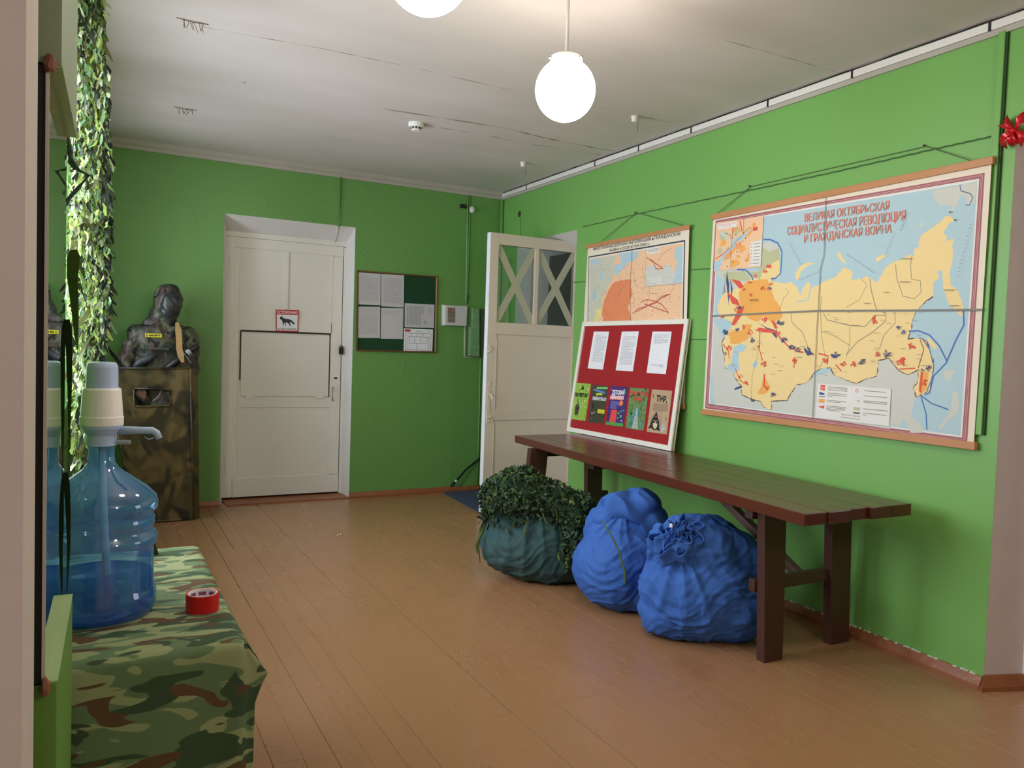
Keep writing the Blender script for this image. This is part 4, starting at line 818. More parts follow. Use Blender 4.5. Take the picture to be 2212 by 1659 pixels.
for i, (px_, lb) in enumerate((((1371, 250), 'white ceramic cable hook on the ceiling right of the glowing globe'), ((1130, 350), 'white ceramic cable hook on the ceiling near the far corner'))):
    c_ = atC(*px_); hk = thing('ceiling_hook', lb, 'hook', c_); lm = nb(); lathe(lm, [(0, 0), (.022, 0), (.026, -.01), (.018, -.022), (.022, -.032), (.012, -.04), (0, -.04)], c_, 12); link('insulator', lm, TRIMW, hk, smooth=True)
    lm = nb(); tube(lm, [c_+V((.02, 0, -.01)), c_+V((.03, 0, -.04)), c_+V((.028, 0, -.10))], .0015, 5); link('wire', lm, INKD, hk)
RUST = mat('rust stained wire', (112, 96, 80), .9, .3, 40)
for i, (px_, lb) in enumerate((((418, 45), 'nearer cluster of bent rusty wire ends on the ceiling'), ((402, 234), 'farther cluster of bent rusty wire ends on the ceiling at left'))):
    c_ = atC(*px_); lm = nb(); r3 = random.Random(i)
    for k_ in range(9): x_ = -.05+k_*.012; tube(lm, [c_+V((x_, 0, .004)), c_+V((x_+r3.uniform(-.01, .01), 0, -.012)), c_+V((x_+r3.uniform(-.015, .015), .01, -.03-r3.random()*.02))], .0018, 4)
    tube(lm, [c_+V((-.08, 0, -.002)), c_+V((0, .004, -.006)), c_+V((.07, 0, -.002))], .002, 4)
    tag(link('rusty_wire', lm, RUST), lb, 'wire')
# globe lamps
OPAL = mat('lit opal glass', (255, 250, 240), .3, emit=((255, 244, 228), 19.0))
def globe(c_, r_, label):
    t = thing('pendant_lamp', label, 'lamp', V((c_.x, c_.y, zc(c_.y)))); lm = nb()
    bmesh.ops.create_uvsphere(lm, u_segments=48, v_segments=32, radius=r_, matrix=Matrix.Translation(c_)@Matrix.Diagonal((1, 1, 1.02, 1))); link('globe', lm, OPAL, t, smooth=True)
    gt = c_.z+r_*1.02; lm = nb(); lathe(lm, [(r_*.52, gt-.022), (r_*.54, gt-.02), (r_*.54, gt+.004), (r_*.46, gt+.012), (.02, gt+.016), (0, gt+.016)], (c_.x, c_.y, 0), 32); hl = link('holder', lm, mat('off white holder', (214, 205, 190), .45), t, smooth=False)
    for k_ in range(3):
        a_ = k_*2.094+.9; lm = nb(); p = V((c_.x+r_*.53*math.cos(a_), c_.y+r_*.53*math.sin(a_), gt-.006)); tube(lm, [p, p+V((math.cos(a_), math.sin(a_), 0))*.014], .005, 8); link('screw', lm, mat('screw steel', (150, 140, 125), .4, metal=.8), hl)
    lm = nb(); tube(lm, [(c_.x, c_.y, gt+.01), (c_.x, c_.y, zc(c_.y)-.005)], .007, 10); link('rod', lm, mat('lamp rod', (205, 198, 190), .45), t, smooth=True)
    lm = nb(); lathe(lm, [(.0, -.05), (.02, -.048), (.05, -.01), (.052, 0), (0, 0)], (c_.x, c_.y, zc(c_.y)), 20); link('ceiling_rose', lm, MATS['off white holder'], t, smooth=True)
    return t
ZG = 3.3
g1 = EYE+ray(1221, 195)*ZG; r1 = .1285
globe(g1, r1, 'glowing white globe pendant lamp hanging from a thin rod, whole globe in view')
g2 = atz(921, 30, g1.z-r1*1.02); g2 = V((g2.x, g2.y, g1.z)); print('globes', g1, g2, zc(g1.y))
globe(g2, r1, 'nearer glowing white globe lamp cut off by the top edge')

# ------------------------------------------------------------------ bench
ZB = .80; TK = .055
be = thing('bench', 'long dark red brown wooden bench along the green right wall', 'bench', (3.0, 3.6, 0))
n0 = V((2.647, 2.263, ZB)); n1 = V((3.352, 2.263, ZB)); f0 = V((2.836, 5.197, ZB)); f1 = V((3.541, 5.197, ZB))
for i in range(5):
    a = i/5+.001; b = (i+1)/5-.001; jj = random.Random(i).uniform(-.012, .012) if i else 0; sg_ = V((0, jj, 0)); dz = V((0, 0, random.Random(i+9).uniform(-.002, .001)))
    P('board', BENCH, be, prism, [n0.lerp(n1, a)+sg_+dz, n0.lerp(n1, b)+sg_+dz, f0.lerp(f1, b)+dz, f0.lerp(f1, a)+dz], (0, 0, -TK), bev=.004)
def leg(pt, pb, wt, wb, dy, nm='leg', y=None):
    P(nm, BENCHL, be, prism, [V((pt[0], pt[1], ZB-TK)), V((pt[0]+wt, pt[1], ZB-TK)), V((pb[0]+wb, pb[1], 0)), V((pb[0], pb[1], 0))], (0, dy, 0), bev=.003)
yl = 2.60
a = atY(1652, 1112, yl); b = V((2.815, yl, 0)); leg((a.x, yl), (b.x, yl), .145, .125, .05)
a = atY(1808, 1118, yl+.0); c_ = atY(1795, 1382, yl+.03); leg((a.x, yl+.03), (c_.x, yl+.03), .15, .14, .05)
yf = 4.82
a = atY(1147, 965, yf); leg((a.x, yf), (a.x-.05, yf), .15, .14, .05); fx = a.x
a = atY(1268, 1000, yf); leg((a.x, yf), (a.x+.03, yf), .14, .13, .05); 
zs = .36
P('stretcher', BENCHL, be, prism, [V((2.78, yl+.05, zs-.03)), V((3.42, yl+.05, zs-.03)), V((3.42, yl+.05, zs+.03)), V((2.78, yl+.05, zs+.03))], (0, .04, 0), bev=.003)
P('stretcher', BENCHL, be, prism, [V((2.9, yf+.05, zs-.03)), V((3.5, yf+.05, zs-.03)), V((3.5, yf+.05, zs+.03)), V((2.9, yf+.05, zs+.03))], (0, .04, 0), bev=.003)
P('batten', BENCHL, be, prism, [V((2.75, yl+.055, ZB-TK-.06)), V((3.38, yl+.055, ZB-TK-.06)), V((3.38, yl+.055, ZB-TK)), V((2.75, yl+.055, ZB-TK))], (0, .05, 0), bev=.003)
P('batten', BENCHL, be, prism, [V((2.86, yf+.055, ZB-TK-.07)), V((3.52, yf+.055, ZB-TK-.07)), V((3.52, yf+.055, ZB-TK)), V((2.86, yf+.055, ZB-TK))], (0, .05, 0), bev=.003)
P('batten', BENCHL, be, prism, [V((2.96, 4.30, ZB-TK-.08)), V((3.46, 4.30, ZB-TK-.08)), V((3.46, 4.30, ZB-TK)), V((2.96, 4.30, ZB-TK))], (0, .08, 0), bev=.003)
def bar(bm, a, b, w_, t_):
    a = V(a); b = V(b); d = (b-a).normalized(); s_ = V((1, 0, 0)); u_ = d.cross(s_).normalized()
    prism(bm, [a-s_*w_/2-u_*t_/2, a+s_*w_/2-u_*t_/2, a+s_*w_/2+u_*t_/2, a-s_*w_/2+u_*t_/2], b-a)
P('brace', mat('worn brace wood', (96, 68, 60), .5, .15, 9), be, bar, (3.14, 3.42, ZB-TK-.01), (3.14, yl+.09, zs), .05, .04, bev=.003)

# ------------------------------------------------------------------ red board leaning on the wall
bl_ = V((3.438, 5.38, ZB)); br_ = V((3.462, 4.09, ZB)); tl_ = atR(1262, 697, .05); tr_ = atR(1491, 690, .05)
zt = (tl_.z+tr_.z)/2; print('board', bl_, br_, tl_, tr_)
tr_.z = zt; tl_.z = zt; ex_ = (br_-bl_); tl_ = V((tl_.x, tl_.y, zt)); tr_ = V((tr_.x, tr_.y, zt))
rn = ex_.cross((tl_+tr_)/2-(bl_+br_)/2).normalized(); rn = rn if rn.dot(EYE-bl_) > 0 else -rn
rbd = thing('display_board', 'red felt display board in white frame leaning on the wall, standing on the bench', 'board', bl_)
_q = [hit(1262, 696, bl_, rn), hit(1491, 689, bl_, rn)]; zt = (_q[0].z+_q[1].z)/2; up_ = (_q[0]-bl_); up_ = rn.cross(ex_).normalized(); up_ = up_ if up_.z > 0 else -up_
tl_ = _q[0]; tr_ = _q[1]
Q = [tl_, tr_, br_, bl_]
P('felt', mat('red felt', (158, 30, 34), .95, .06, 40, .2, 200), rbd, prism, Q, rn*.006)
for a, b in ((0, 1), (1, 2), (2, 3), (3, 0)):
    ce_ = (Q[0]+Q[1]+Q[2]+Q[3])/4; d = (Q[b]-Q[a]).normalized(); s_ = rn.cross(d); s_ = s_ if s_.dot(ce_-Q[a]) > 0 else -s_
    P('frame', mat('white painted frame', (232, 228, 216), .4, .03), rbd, prism, [Q[a]-rn*.016, Q[b]-rn*.016, Q[b]+s_*.036-d*.036-rn*.016, Q[a]+s_*.036+d*.036-rn*.016], rn*.036, bev=.003)
c6 = lambda x_, y_: hit(1220+x_/5.721, 690+y_/5.721, tl_+rn*.0065, rn)
g_ = 'printed sheets on the red board'
sheet('document', 'leftmost white sheet in the top row of the red board', [(360, 150), (549, 150), (472, 620), (284, 605)], c6, rn, PAPER, [(.1, .5)]+rows(.13, .82, 24, (3, 14)), group=g_, col=(.2, .9))
sheet('document', 'middle white sheet in the top row of the red board', [(706, 150), (916, 148), (842, 642), (630, 630)], c6, rn, PAPER, [(.07, .2)]+rows(.13, .86, 26, (4, 10, 13)), group=g_, col=(.15, .88))
def st2(pr, f): stamp(pr, f, .72, .84, .09, MNAV); pr.line([f(.15, .8), f(.64, .8)], .003, INK)
sheet('document', 'rightmost white sheet with a blue round stamp on the red board', [(1086, 150), (1322, 150), (1248, 678), (1012, 660)], c6, rn, PAPER, rows(.08, .31, 9, (3, 8)), group=g_, col=(.15, .9), extra=st2)
def foliage(pr, f, ms, n, r2, box_=(0, 0, 1, 1), s_=.07):
    for i in range(n):
        u_, v_ = r2.uniform(box_[0], box_[2]), r2.uniform(box_[1], box_[3]); pts = [f(min(1, max(0, u_+r2.uniform(-s_, s_))), min(1, max(0, v_+r2.uniform(-s_, s_)))) for _ in range(3)]
        pr.poly(pts, r2.choice(ms), pr.k)
        if i % 12 == 0: pr.k += .6
    pr.k += 1
GA, GB, GC = mat('poster lime', (150, 190, 70), .5), mat('poster leaf', (84, 128, 44), .5), mat('poster pale', (206, 222, 150), .5)
KH, GD, BLK = mat('poster dark khaki', (62, 62, 44), .5), mat('poster dark green', (40, 66, 32), .5), mat('poster black', (26, 24, 24), .5)
r2 = random.Random(5)
def person_shape(pr, f, u_, v_, s_, ma, mb, mc):
    F_ = lambda a, b: f(u_+a*s_, v_+b*s_)
    pr.poly([F_(-.5, .1), F_(-.3, -.15), F_(.3, -.15), F_(.5, .15), (F_(.45, .75)), F_(.2, 1), F_(-.3, 1), F_(-.5, .6)], ma)
    pr.poly([F_(.22*math.cos(a_), -.32+.24*math.sin(a_)) for a_ in [i*PI/4 for i in range(8)]], mb)
    pr.poly([F_(-.2, .3), F_(.75, .12), F_(.78, .2), F_(-.15, .42)], mc)
def p1(pr, f):
    foliage(pr, f, [GA, GB, GC, GA], 150, r2); person_shape(pr, f, .35, .62, .26, KH, mat('poster grey', (120, 120, 110)), BLK)
    pr.poly([f(.42, .16), f(.52, .05), f(.62, .16), f(.56, .18), (f(.52, .12)), f(.48, .18)], BLK); lettering(pr, 'ЛАЗЕРТАГ', f(.05, .37), f(.95, .37), f(.05, .27), BLK, .05)
def p2(pr, f):
    foliage(pr, f, [KH, GD, KH], 40, r2, (0, .3, 1, .95)); pr.poly([f(.3, .05), f(.98, .03), f(.98, .09), f(.3, .11)], mat('mint brush', (130, 190, 110))); pr.poly([f(.1, .1), f(.85, .16), f(.84, .22), f(.1, .15)], mat('blue brush', (80, 130, 190))); pr.poly([f(.3, .22), f(.7, .2), f(.7, .26), f(.3, .27)], mat('lime brush', (190, 200, 60)))
    lettering(pr, 'ПЕЙНТБОЛ', f(.12, .4), f(.98, .4), f(.12, .32), PAPER, .04); pr.poly([f(.55, .63), f(.98, .64), f(.98, .74), f(.54, .73)], mat('yellow patch', (222, 214, 40))); person_shape(pr, f, .2, .66, .3, KH, BLK, INK); foliage(pr, f, [INK, BLK, MBRN], 20, r2, (.05, .75, .4, .95), .05)
    for v_ in (.67, .7): pr.line([f(.6, v_), f(.92, v_)], .002, BLK)
def p3(pr, f):
    pr.poly([f(0, .92), f(1, .92), f(1, 1), f(0, 1)], mat('poster grass', (70, 160, 70))); lettering(pr, 'ДЕТСКИЙ', f(.12, .21), f(.85, .21), f(.12, .1), PAPER, .05)
    pr.poly([f(.03, .25), f(.85, .23), f(.85, .33), f(.03, .35)], MRED); lettering(pr, 'ПЕЙНТБОЛ', f(.06, .33), f(.82, .32), f(.06, .25), PAPER, .05)
    pr.poly([f(.22, .6), f(.55, .6), f(.55, .92), f(.18, .92)], mat('poster coral', (226, 74, 66)))
    for (u_, v_, s_, c_) in ((.72, .42, .13, 'orange splat'), (.65, .68, .06, 'green drop'), (.78, .62, .05, 'green drop'), (.8, .75, .07, 'green drop'), (.65, .8, .05, 'green drop'), (.92, .6, .06, 'blue drop'), (.08, .1, .05, 'pink drop'), (.85, .13, .06, 'green drop'), (.2, .17, .05, 'blue drop'), (.88, .86, .04, 'lemon drop')):
        col = {'orange splat': (240, 130, 70), 'green drop': (70, 180, 90), 'blue drop': (70, 110, 210), 'pink drop': (220, 60, 120), 'lemon drop': (220, 220, 90)}[c_]
        pr.poly([f(min(1, max(0, u_+s_*math.cos(a_)*r2.uniform(.7, 1.1))), min(1, v_+s_*.55*math.sin(a_)*r2.uniform(.7, 1.2))) for a_ in [i*PI/5 for i in range(10)]], mat(c_, col))
    for i in range(9): pr.line([f(.12, .39+i*.022), f(.12+r2.uniform(.3, .5), .39+i*.022)], .0022, mat('poster pale blue', (150, 150, 220)))
def p4(pr, f):
    foliage(pr, f, [GB, GD, mat('poster moss', (110, 134, 80)), mat('poster grey green', (140, 160, 120))], 190, r2)
    pr.poly([f(.5, .48), f(.56, .48), f(.72, .98), f(.36, .98)], mat('rope bridge grey', (170, 186, 176)));
    for i in range(8): pr.line([f(.5-.016*i, .55+i*.055), f(.56+.018*i, .55+i*.055)], .002, GD)
    for a, b in (((.5, .48), (.1, .98)), ((.56, .48), (.9, .98)), ((.0, .74), (.4, .66)), ((.45, .52), (.3, .98))): pr.line([f(*a), f(*b)], .005, mat('cyan rope', (80, 170, 200)))
    lettering(pr, 'ВЕРЁВОЧНЫЙ', f(.02, .17), f(.98, .17), f(.02, .09), MRED, .04); lettering(pr, 'ПАРК', f(.24, .31), f(.74, .31), f(.24, .22), MRED, .05); pr.poly([f(.42, .2), f(.52, .09), f(.62, .2), f(.52, .16)], BLK)
def p5(pr, f):
    lettering(pr, 'ТИР,', f(.28, .27), f(.82, .28), f(.28, .13), BLK, .05)
    for i in range(9): pr.line([f(.16, .32+i*.021), f(.9-(.2 if i == 8 else 0), .33+i*.021)], .0024, MBRN)
    for a, b in (((.1, .12), (.14, .2)), ((.86, .62), (.9, .67))): pr.line([f(*a), f(*b)], .006, BLK)
    for i in range(14): a_ = i*PI/7; pr.line([f(.38+.27*math.cos(a_), .74+.17*math.sin(a_)), f(.38+.27*math.cos(a_+PI/7), .74+.17*math.sin(a_+PI/7))], .0025, MBRN)
    pr.poly([f(.36, .5), f(.42, .56), f(.46, .64), f(.56, .72), f(.6, .88), (f(.66, .95)), f(.44, .92), f(.36, .95), f(.22, .9), f(.04, .92), f(.14, .82), f(.18, .7), f(.26, .62), f(.31, .57)], BLK)
    pr.poly([f(.24, .72), f(.5, .72), f(.48, .86), f(.38, .92), f(.28, .86)], mat('poster cream face', (226, 204, 168))); pr.poly([f(.23, .73), f(.36, .73), f(.35, .78), f(.26, .78)], BLK); pr.poly([f(.38, .73), f(.52, .73), f(.49, .78), f(.4, .78)], BLK); pr.line([f(.33, .86), f(.43, .86)], .003, MRED)
    c0 = f(.37, .63); ex = f(.43, .63)-c0; ey = V((0, 0, ex.length)); pr.poly([c0+(ex*math.cos(PI/2+i*PI/5)+ey*math.sin(PI/2+i*PI/5))*(1 if i % 2 == 0 else .42) for i in range(10)], MRED)
    for i in range(7): pr.line([f(.68+r2.random()*.05, .8+i*.025), f(.8+r2.random()*.15, .8+i*.025+r2.uniform(-.02, .02))], .004, mat('pale blue ornament', (190, 200, 225)))
TANP = mat('poster tan paper', (186, 158, 124), .5, .1, 20)
for nm, lb, qd, m_, fn in (('poster', 'lime green poster with black lettering, far left of the bottom row on the red board', [(138, 782), (324, 798), (254, 1254), (72, 1230)], GA, p1), ('poster', 'dark khaki poster with white lettering and a yellow patch on the red board', [(345, 806), (540, 822), (476, 1288), (288, 1272)], KH, p2), ('poster', 'purple children poster with coloured paint drops on the red board', [(572, 822), (786, 836), (718, 1326), (508, 1300)], mat('poster purple', (66, 36, 110), .5), p3), ('poster', 'forest rope bridge poster with red lettering on the red board', [(812, 842), (1040, 858), (974, 1376), (750, 1342)], mat('poster green ground', (110, 140, 84), .5), p4), ('poster', 'tan poster with a black pointed hat face, rightmost on the red board', [(1080, 864), (1328, 882), (1262, 1422), (1014, 1388)], TANP, p5)):
    sheet(nm, lb, qd, c6, rn, m_, [], cat='poster', extra=fn, off=.001)

# ------------------------------------------------------------------ bags on the floor
HR = V((.8817, -.4718, 0)); HF = V((.4718, .8817, 0)); ZV = V((0, 0, 1)); BR = Matrix((HR, HF, ZV)).transposed()
def fold_disp(c, seed, creases, amp):
    """wrinkles of a stuffed cloth sack: broad dents, creases gathered towards the neck, sagging folds near the floor"""
    def f(p, n):
        q = p-c; s_ = seed
        d = .020*nz(q.x*3.2+s_, q.y*3.2, q.z*3.2)
        for (cx, cy, cz, kk, am, rng) in creases:
            v = q-V((cx, cy, cz)); v = V((v.dot(HR), v.dot(HF), v.z)); r_ = v.length; th = math.atan2(v.z*.9+v.y*.7, v.x)
            wv = nz(th*kk+s_*1.7, r_*1.6, s_); d += am*(1-abs(wv)*3.2)*math.exp(-r_/rng)*min(1, r_/.07)
        cr = lambda w_, k_: max(0, 1-abs(w_)*k_)**1.4
        hx, hf = q.dot(HR), q.dot(HF); bend = nz(q.x*3, q.y*3, q.z*3)*2.0
        bend *= 1.7; d += amp*1.1*cr(nz(hx*2.6+s_, hf*2.4, q.z*7.5+bend), 4.2)*(.35+.65*max(0, 1-q.z/.5))
        d -= amp*.8*cr(nz(hx*4+s_*2, hf*3, q.z*10-hx*4+bend*1.5+4), 5.5)*(.4+.6*max(0, 1-q.z/.5))
        d += amp*.6*cr(nz(hx*9+q.z*8+s_, hf*7, q.z*7-hx*6), 5)+amp*.35*nz(hx*18, hf*18, q.z*22)
        return d
    return f
def bag(name, label, cpx, dep, parts, mat_, seed, creases, amp=.010, voxel=.0085):
    c = V((*(EYE+ray(*cpx)*dep).to_2d(), 0)); t = thing(name, label, 'bag', c)
    ps = [(c+BR@V(p), r, BR@(Matrix.Rotation(a_, 3, 'Y'))) for p, r, a_ in parts]
    cr_ = [((BR@V(k_[:3])).x, (BR@V(k_[:3])).y, k_[2], *k_[3:]) for k_ in creases]
    o = blob('sack', ps, voxel, mat_, t, fold_disp(c, seed, cr_, amp), 10, zmin=.006, after=1)
    return t, c
BLUE = mat('blue cotton sack', (46, 92, 174), .85, .1, 3, .12, 160, col2=(60, 106, 184)); TEAL = mat('dark teal sack', (42, 74, 78), .85, .12, 3, .12, 160, col2=(56, 86, 84)); DGRN = mat('dark green sack', (24, 44, 38), .85, .1, 4)
t1, cg = bag('sack_bag', 'dark teal cloth sack under a heap of camouflage netting', (1150, 1225), 4.95, [((0, 0, .23), (.34, .27, .235), 0), ((.10, 0, .16), (.30, .25, .17), .1), ((-.07, .02, .36), (.26, .22, .19), -.2), ((.06, 0, .42), (.2, .18, .12), 0)], TEAL, 3.1, [(.0, -.1, .55, 3.2, .030, .35)], .010)
t2_, c2b = bag('sack_bag', 'blue cloth sack in the middle, its top folded over', (1345, 1270), 4.45, [((-.02, 0, .22), (.27, .24, .23), 0), ((.10, -.02, .14), (.22, .2, .15), .2), ((-.03, .04, .38), (.2, .18, .2), .1)], BLUE, 9.4, [(-.02, -.1, .56, 3.0, .022, .3)], .010)
nk = blob('folded_top', [(c2b+BR@V((.00, .0, .53)), (.15, .13, .085), BR@Matrix.Rotation(.35, 3, 'Y')), (c2b+BR@V((.08, .02, .56)), (.12, .13, .075), BR@Matrix.Rotation(.1, 3, 'Y')), (c2b+BR@V((.14, .02, .47)), (.09, .12, .09), BR@Matrix.Rotation(.4, 3, 'Y')), (c2b+BR@V((-.11, -.02, .49)), (.07, .07, .05), BR), (c2b+BR@V((.12, -.06, .43)), (.12, .05, .06), BR@Matrix.Rotation(.5, 3, 'Y'))], .008, BLUE, t2_, lambda p, n: .022*nz(p.x*7, p.y*7, p.z*7)+.014*(1-abs(nz(p.x*9+p.z*10, p.y*9, p.z*6))*4), 4)
t3, c3b = bag('sack_bag', 'blue cloth sack nearest the bench leg, with a crumpled rosette at the neck', (1512, 1330), 4.02, [((-.02, 0, .23), (.30, .26, .235), 0), ((.12, .02, .17), (.26, .24, .18), 0), ((-.04, .0, .40), (.25, .2, .17), .1), ((.13, .04, .40), (.24, .17, .13), .45), ((-.16, 0, .12), (.16, .18, .13), 0)], BLUE, 21.7, [(-.16, -.12, .50, 3.4, .022, .32)], .012)
# rosette of gathered cloth
def rosette(bm, c, R0, ax):
    q = ZV.rotation_difference(ax); r4 = random.Random(4)
    for ring in range(4):
        r0 = R0*(1-.24*ring); n = 72; ph = r4.random()*6; lo = []; hi = []; kk = 7+ring*2
        for i in range(n):
            a_ = 2*PI*i/n; wv = math.sin(a_*kk+ph+1.5*math.sin(a_*3+ring)); w2 = nz(math.cos(a_)*3+ring*5, math.sin(a_)*3, ph)
            ra = r0*(1+.10*wv+.18*w2); rb_ = r0*(.86+.22*math.sin(a_*kk+ph+1.2)+.15*w2)
            lo.append(bm.verts.new(c+q@V((ra*math.cos(a_)*1.15, ra*math.sin(a_)*.9, -.03+.01*ring)))); hi.append(bm.verts.new(c+q@V((rb_*math.cos(a_)*1.15, rb_*math.sin(a_)*.9, .025+.018*ring+.02*w2+.012*wv))))
        md_ = [bm.verts.new((a.co+b.co)/2+(q@V(((a.co-c).x, (a.co-c).y, 0)))*.0) for a, b in zip(lo, hi)]
        for A_, B_ in ((lo, md_), (md_, hi)):
            for i in range(n): bm.faces.new((A_[i], A_[(i+1) % n], B_[(i+1) % n], B_[i]))
    lid = [bm.verts.new(c+q@V((R0*.3*math.cos(a_), R0*.25*math.sin(a_), .06+.01*math.sin(a_*5)))) for a_ in [i*PI/10 for i in range(20)]]; bm.faces.new(lid)
rc = c3b+BR@V((-.165, -.13, .49)); ax = (BR@V((-.15, -.55, .8))).normalized()
bm = nb(); rosette(bm, rc, .125, ax); o = link('gathered_neck', bm, BLUE, t3, smooth=True); o.modifiers.new('s', 'SUBSURF').levels = 1; md = o.modifiers.new('t', 'SOLIDIFY'); md.thickness = .004
o = blob('neck_core', [(rc-ax*.03, (.12, .10, .055), BR)], .008, BLUE, t3, lambda p, n: .018*nz(p.x*14, p.y*14, p.z*14), 2)
bm = nb(); lathe(bm, [(0, .012), (.008, .008), (.009, -.006), (0, -.008)], rc+ax*.075+BR@V((-.03, 0, .01)), 6); link('white_scrap', bm, PAPER, t3)
t4 = thing('sack_bag', 'dark green sack standing behind the netting, under the bench', 'bag', c2b+BR@V((-.26, .5, 0)))
blob('sack', [(t4.location+V((0, 0, .26)), (.26, .26, .26), BR), (t4.location+V((-.02, 0, .44)), (.19, .19, .14), BR)], .014, DGRN, t4, lambda p, n: .03*nz(p.x*4, p.y*4, p.z*4)+.008*(1-4*abs(nz(p.x*9, p.y*9, p.z*4))), 8, zmin=.004)

# ------------------------------------------------------------------ netting heap on the teal sack
NG = [mat('net dark green', (30, 54, 28), .8, .2, 30), mat('net green', (48, 80, 36), .8, .2, 30), mat('net grey green', (58, 84, 62), .8, .2, 30), mat('net olive', (78, 98, 40), .8, .2, 30)]
def ribbon(bm, pts, w_, mi, tw=0, side0=None):
    pts = [V(p) for p in pts]; prev = None
    for i, p in enumerate(pts):
        d = (pts[min(i+1, len(pts)-1)]-pts[max(i-1, 0)]).normalized(); s_ = (side0 or d.cross(V((.3, .5, .8)))); s_ = (s_-d*s_.dot(d)).normalized(); s_ = Matrix.Rotation(tw*i, 3, d)@s_
        ww = w_*(.5 if i in (0, len(pts)-1) else 1); cur = (bm.verts.new(p+s_*ww/2), bm.verts.new(p-s_*ww/2))
        if prev:
            f = bm.faces.new((prev[0], prev[1], cur[1], cur[0])); f.material_index = mi
        prev = cur
net = thing('camouflage_net', 'heap of dark green camouflage netting draped over the teal sack', 'net', cg+V((0, 0, .45)))
mounds = [((-.10, -.05, .50), (.24, .20, .15)), ((-.18, -.08, .44), (.15, .18, .14)), ((-.09, 0, .57), (.14, .13, .10)), ((.08, -.08, .47), (.18, .18, .13)), ((.27, -.20, .40), (.12, .13, .14)), ((.26, -.27, .27), (.085, .07, .17)), ((.22, -.14, .47), (.14, .14, .09))]
blob('net_core', [(cg+BR@V(p), tuple(x_*.8 for x_ in r_), BR) for p, r_ in mounds[:1]+mounds[2:]], .016, NG[0], net, lambda p, n: .03*nz(p.x*9, p.y*9, p.z*9), 3)
bm = nb(); r5 = random.Random(8)
for i in range(2100):
    (c0, r0) = mounds[r5.choice([0, 0, 0, 1, 1, 2, 3, 3, 4, 4, 5, 5, 6])]; a_ = r5.uniform(0, 2*PI); e_ = math.asin(r5.uniform(-.55, 1)); nv = V((math.cos(a_)*math.cos(e_), math.sin(a_)*math.cos(e_), math.sin(e_)))
    p = V((c0[0]+nv.x*r0[0], c0[1]+nv.y*r0[1], c0[2]+nv.z*r0[2]))*1.0; p = cg+BR@p; nn = (BR@nv).normalized()
    d = nn.cross(V((r5.uniform(-1, 1), r5.uniform(-1, 1), r5.uniform(-1, 1)))).normalized(); L_ = r5.choice([r5.uniform(.02, .06), r5.uniform(.06, .13)]); n_ = 6; cur = V(p); pts = []
    cv = r5.uniform(-22, 22)
    for k_ in range(n_):
        pts.append(cur+nn*r5.uniform(-.006, .02)); cur = cur+d*L_/n_; d = (Matrix.Rotation(cv*L_, 3, nn)@d-ZV*.2+V((r5.uniform(-.25, .25), r5.uniform(-.25, .25), 0))).normalized()
    ribbon(bm, pts, r5.uniform(.008, .021), r5.choice([0, 0, 1, 1, 2, 2, 3]), r5.uniform(-.5, .5), nn.cross(d)+nn*r5.uniform(-.6, .6))
o = link('leaf_strip', bm, NG, net, smooth=True); o['kind'] = 'stuff'
for pts in ([(-.30, -.05, .40), (-.34, -.12, .30), (-.345, -.14, .22), (-.33, -.16, .12)], [(-.28, -.08, .42), (-.325, -.14, .3), (-.36, -.14, .22), (-.35, -.15, .17)], [(.02, -.24, .5), (.06, -.28, .4), (.10, -.30, .35), (.13, -.29, .41), (.12, -.27, .47)], [(.28, -.2, .18), (.30, -.24, .1), (.26, -.25, .06)], [(-.05, -.24, .4), (-.07, -.28, .34), (-.04, -.28, .31)]):
    bm = nb(); ribbon(bm, [cg+BR@V(p) for p in pts], .02, 0, .3); o = link('hanging_strip', bm, NG[3], net, smooth=True); o.modifiers.new('s', 'SOLIDIFY').thickness = .002
sp_ = [(.36, -.13, .42), (.41, -.20, .34), (.44, -.26, .26), (.47, -.29, .17), (.48, -.29, .12)]
bm = nb(); r_p = [c2b+BR@V((x_, y_, z_)) for x_, y_, z_ in ((-.16, -.21, .50), (-.10, -.245, .42), (-.06, -.262, .34), (-.035, -.268, .26), (-.03, -.27, .20), (-.02, -.268, .18))]
ribbon(bm, r_p, .016, 0, .25); o = link('fabric_strip', bm, NG[3], None, smooth=True); o.modifiers.new('s', 'SOLIDIFY').thickness = .003
tag(o, 'olive fabric strip dangling down the front of the middle blue sack', 'strip')

for root, kz_ in ((t1, 1.06), (net, 1.06), (t2_, 1.075), (o, 1.075), (t3, 1.085)):      # the sacks stand a little taller than first modelled
    for ob in ([root] if root.type == 'MESH' else root.children):
        for v in ob.data.vertices: v.co.z *= kz_
# ------------------------------------------------------------------ table with camouflage cloth
TZ = .71; CAMO = camo('camouflage tablecloth', [((152, 160, 116), 0), ((102, 124, 88), .49), ((58, 80, 54), .56), ((98, 70, 44), .585)], 4.2, (1, 2.9, 2.9), .75, .2, 1.0)
CAMO.node_tree.nodes['Mapping'].inputs['Scale'].default_value = (1.3, 3.6, 3.6)
tx0, tx1, ty0, ty1 = XL+.02, .325, 1.965, 2.94
tb = thing('table', 'small table hidden under the camouflage cloth', 'table', (.07, 2.45, 0))
P('tabletop', WOODB, tb, box, (tx0, ty0+.01, TZ-.03), (tx1-.01, ty1-.01, TZ-.006), bev=.003)
for x_, y_ in ((tx0+.01, ty0+.03), (tx1-.07, ty0+.03), (tx0+.01, ty1-.08), (tx1-.07, ty1-.08)): P('leg', mat('dark table leg', (60, 44, 34), .5), tb, box, (x_, y_, 0), (x_+.05, y_+.05, TZ-.03), bev=.003)
P('apron', MATS['dark table leg'], tb, box, (tx0+.03, ty0+.04, TZ-.12), (tx1-.03, ty0+.06, TZ-.03))
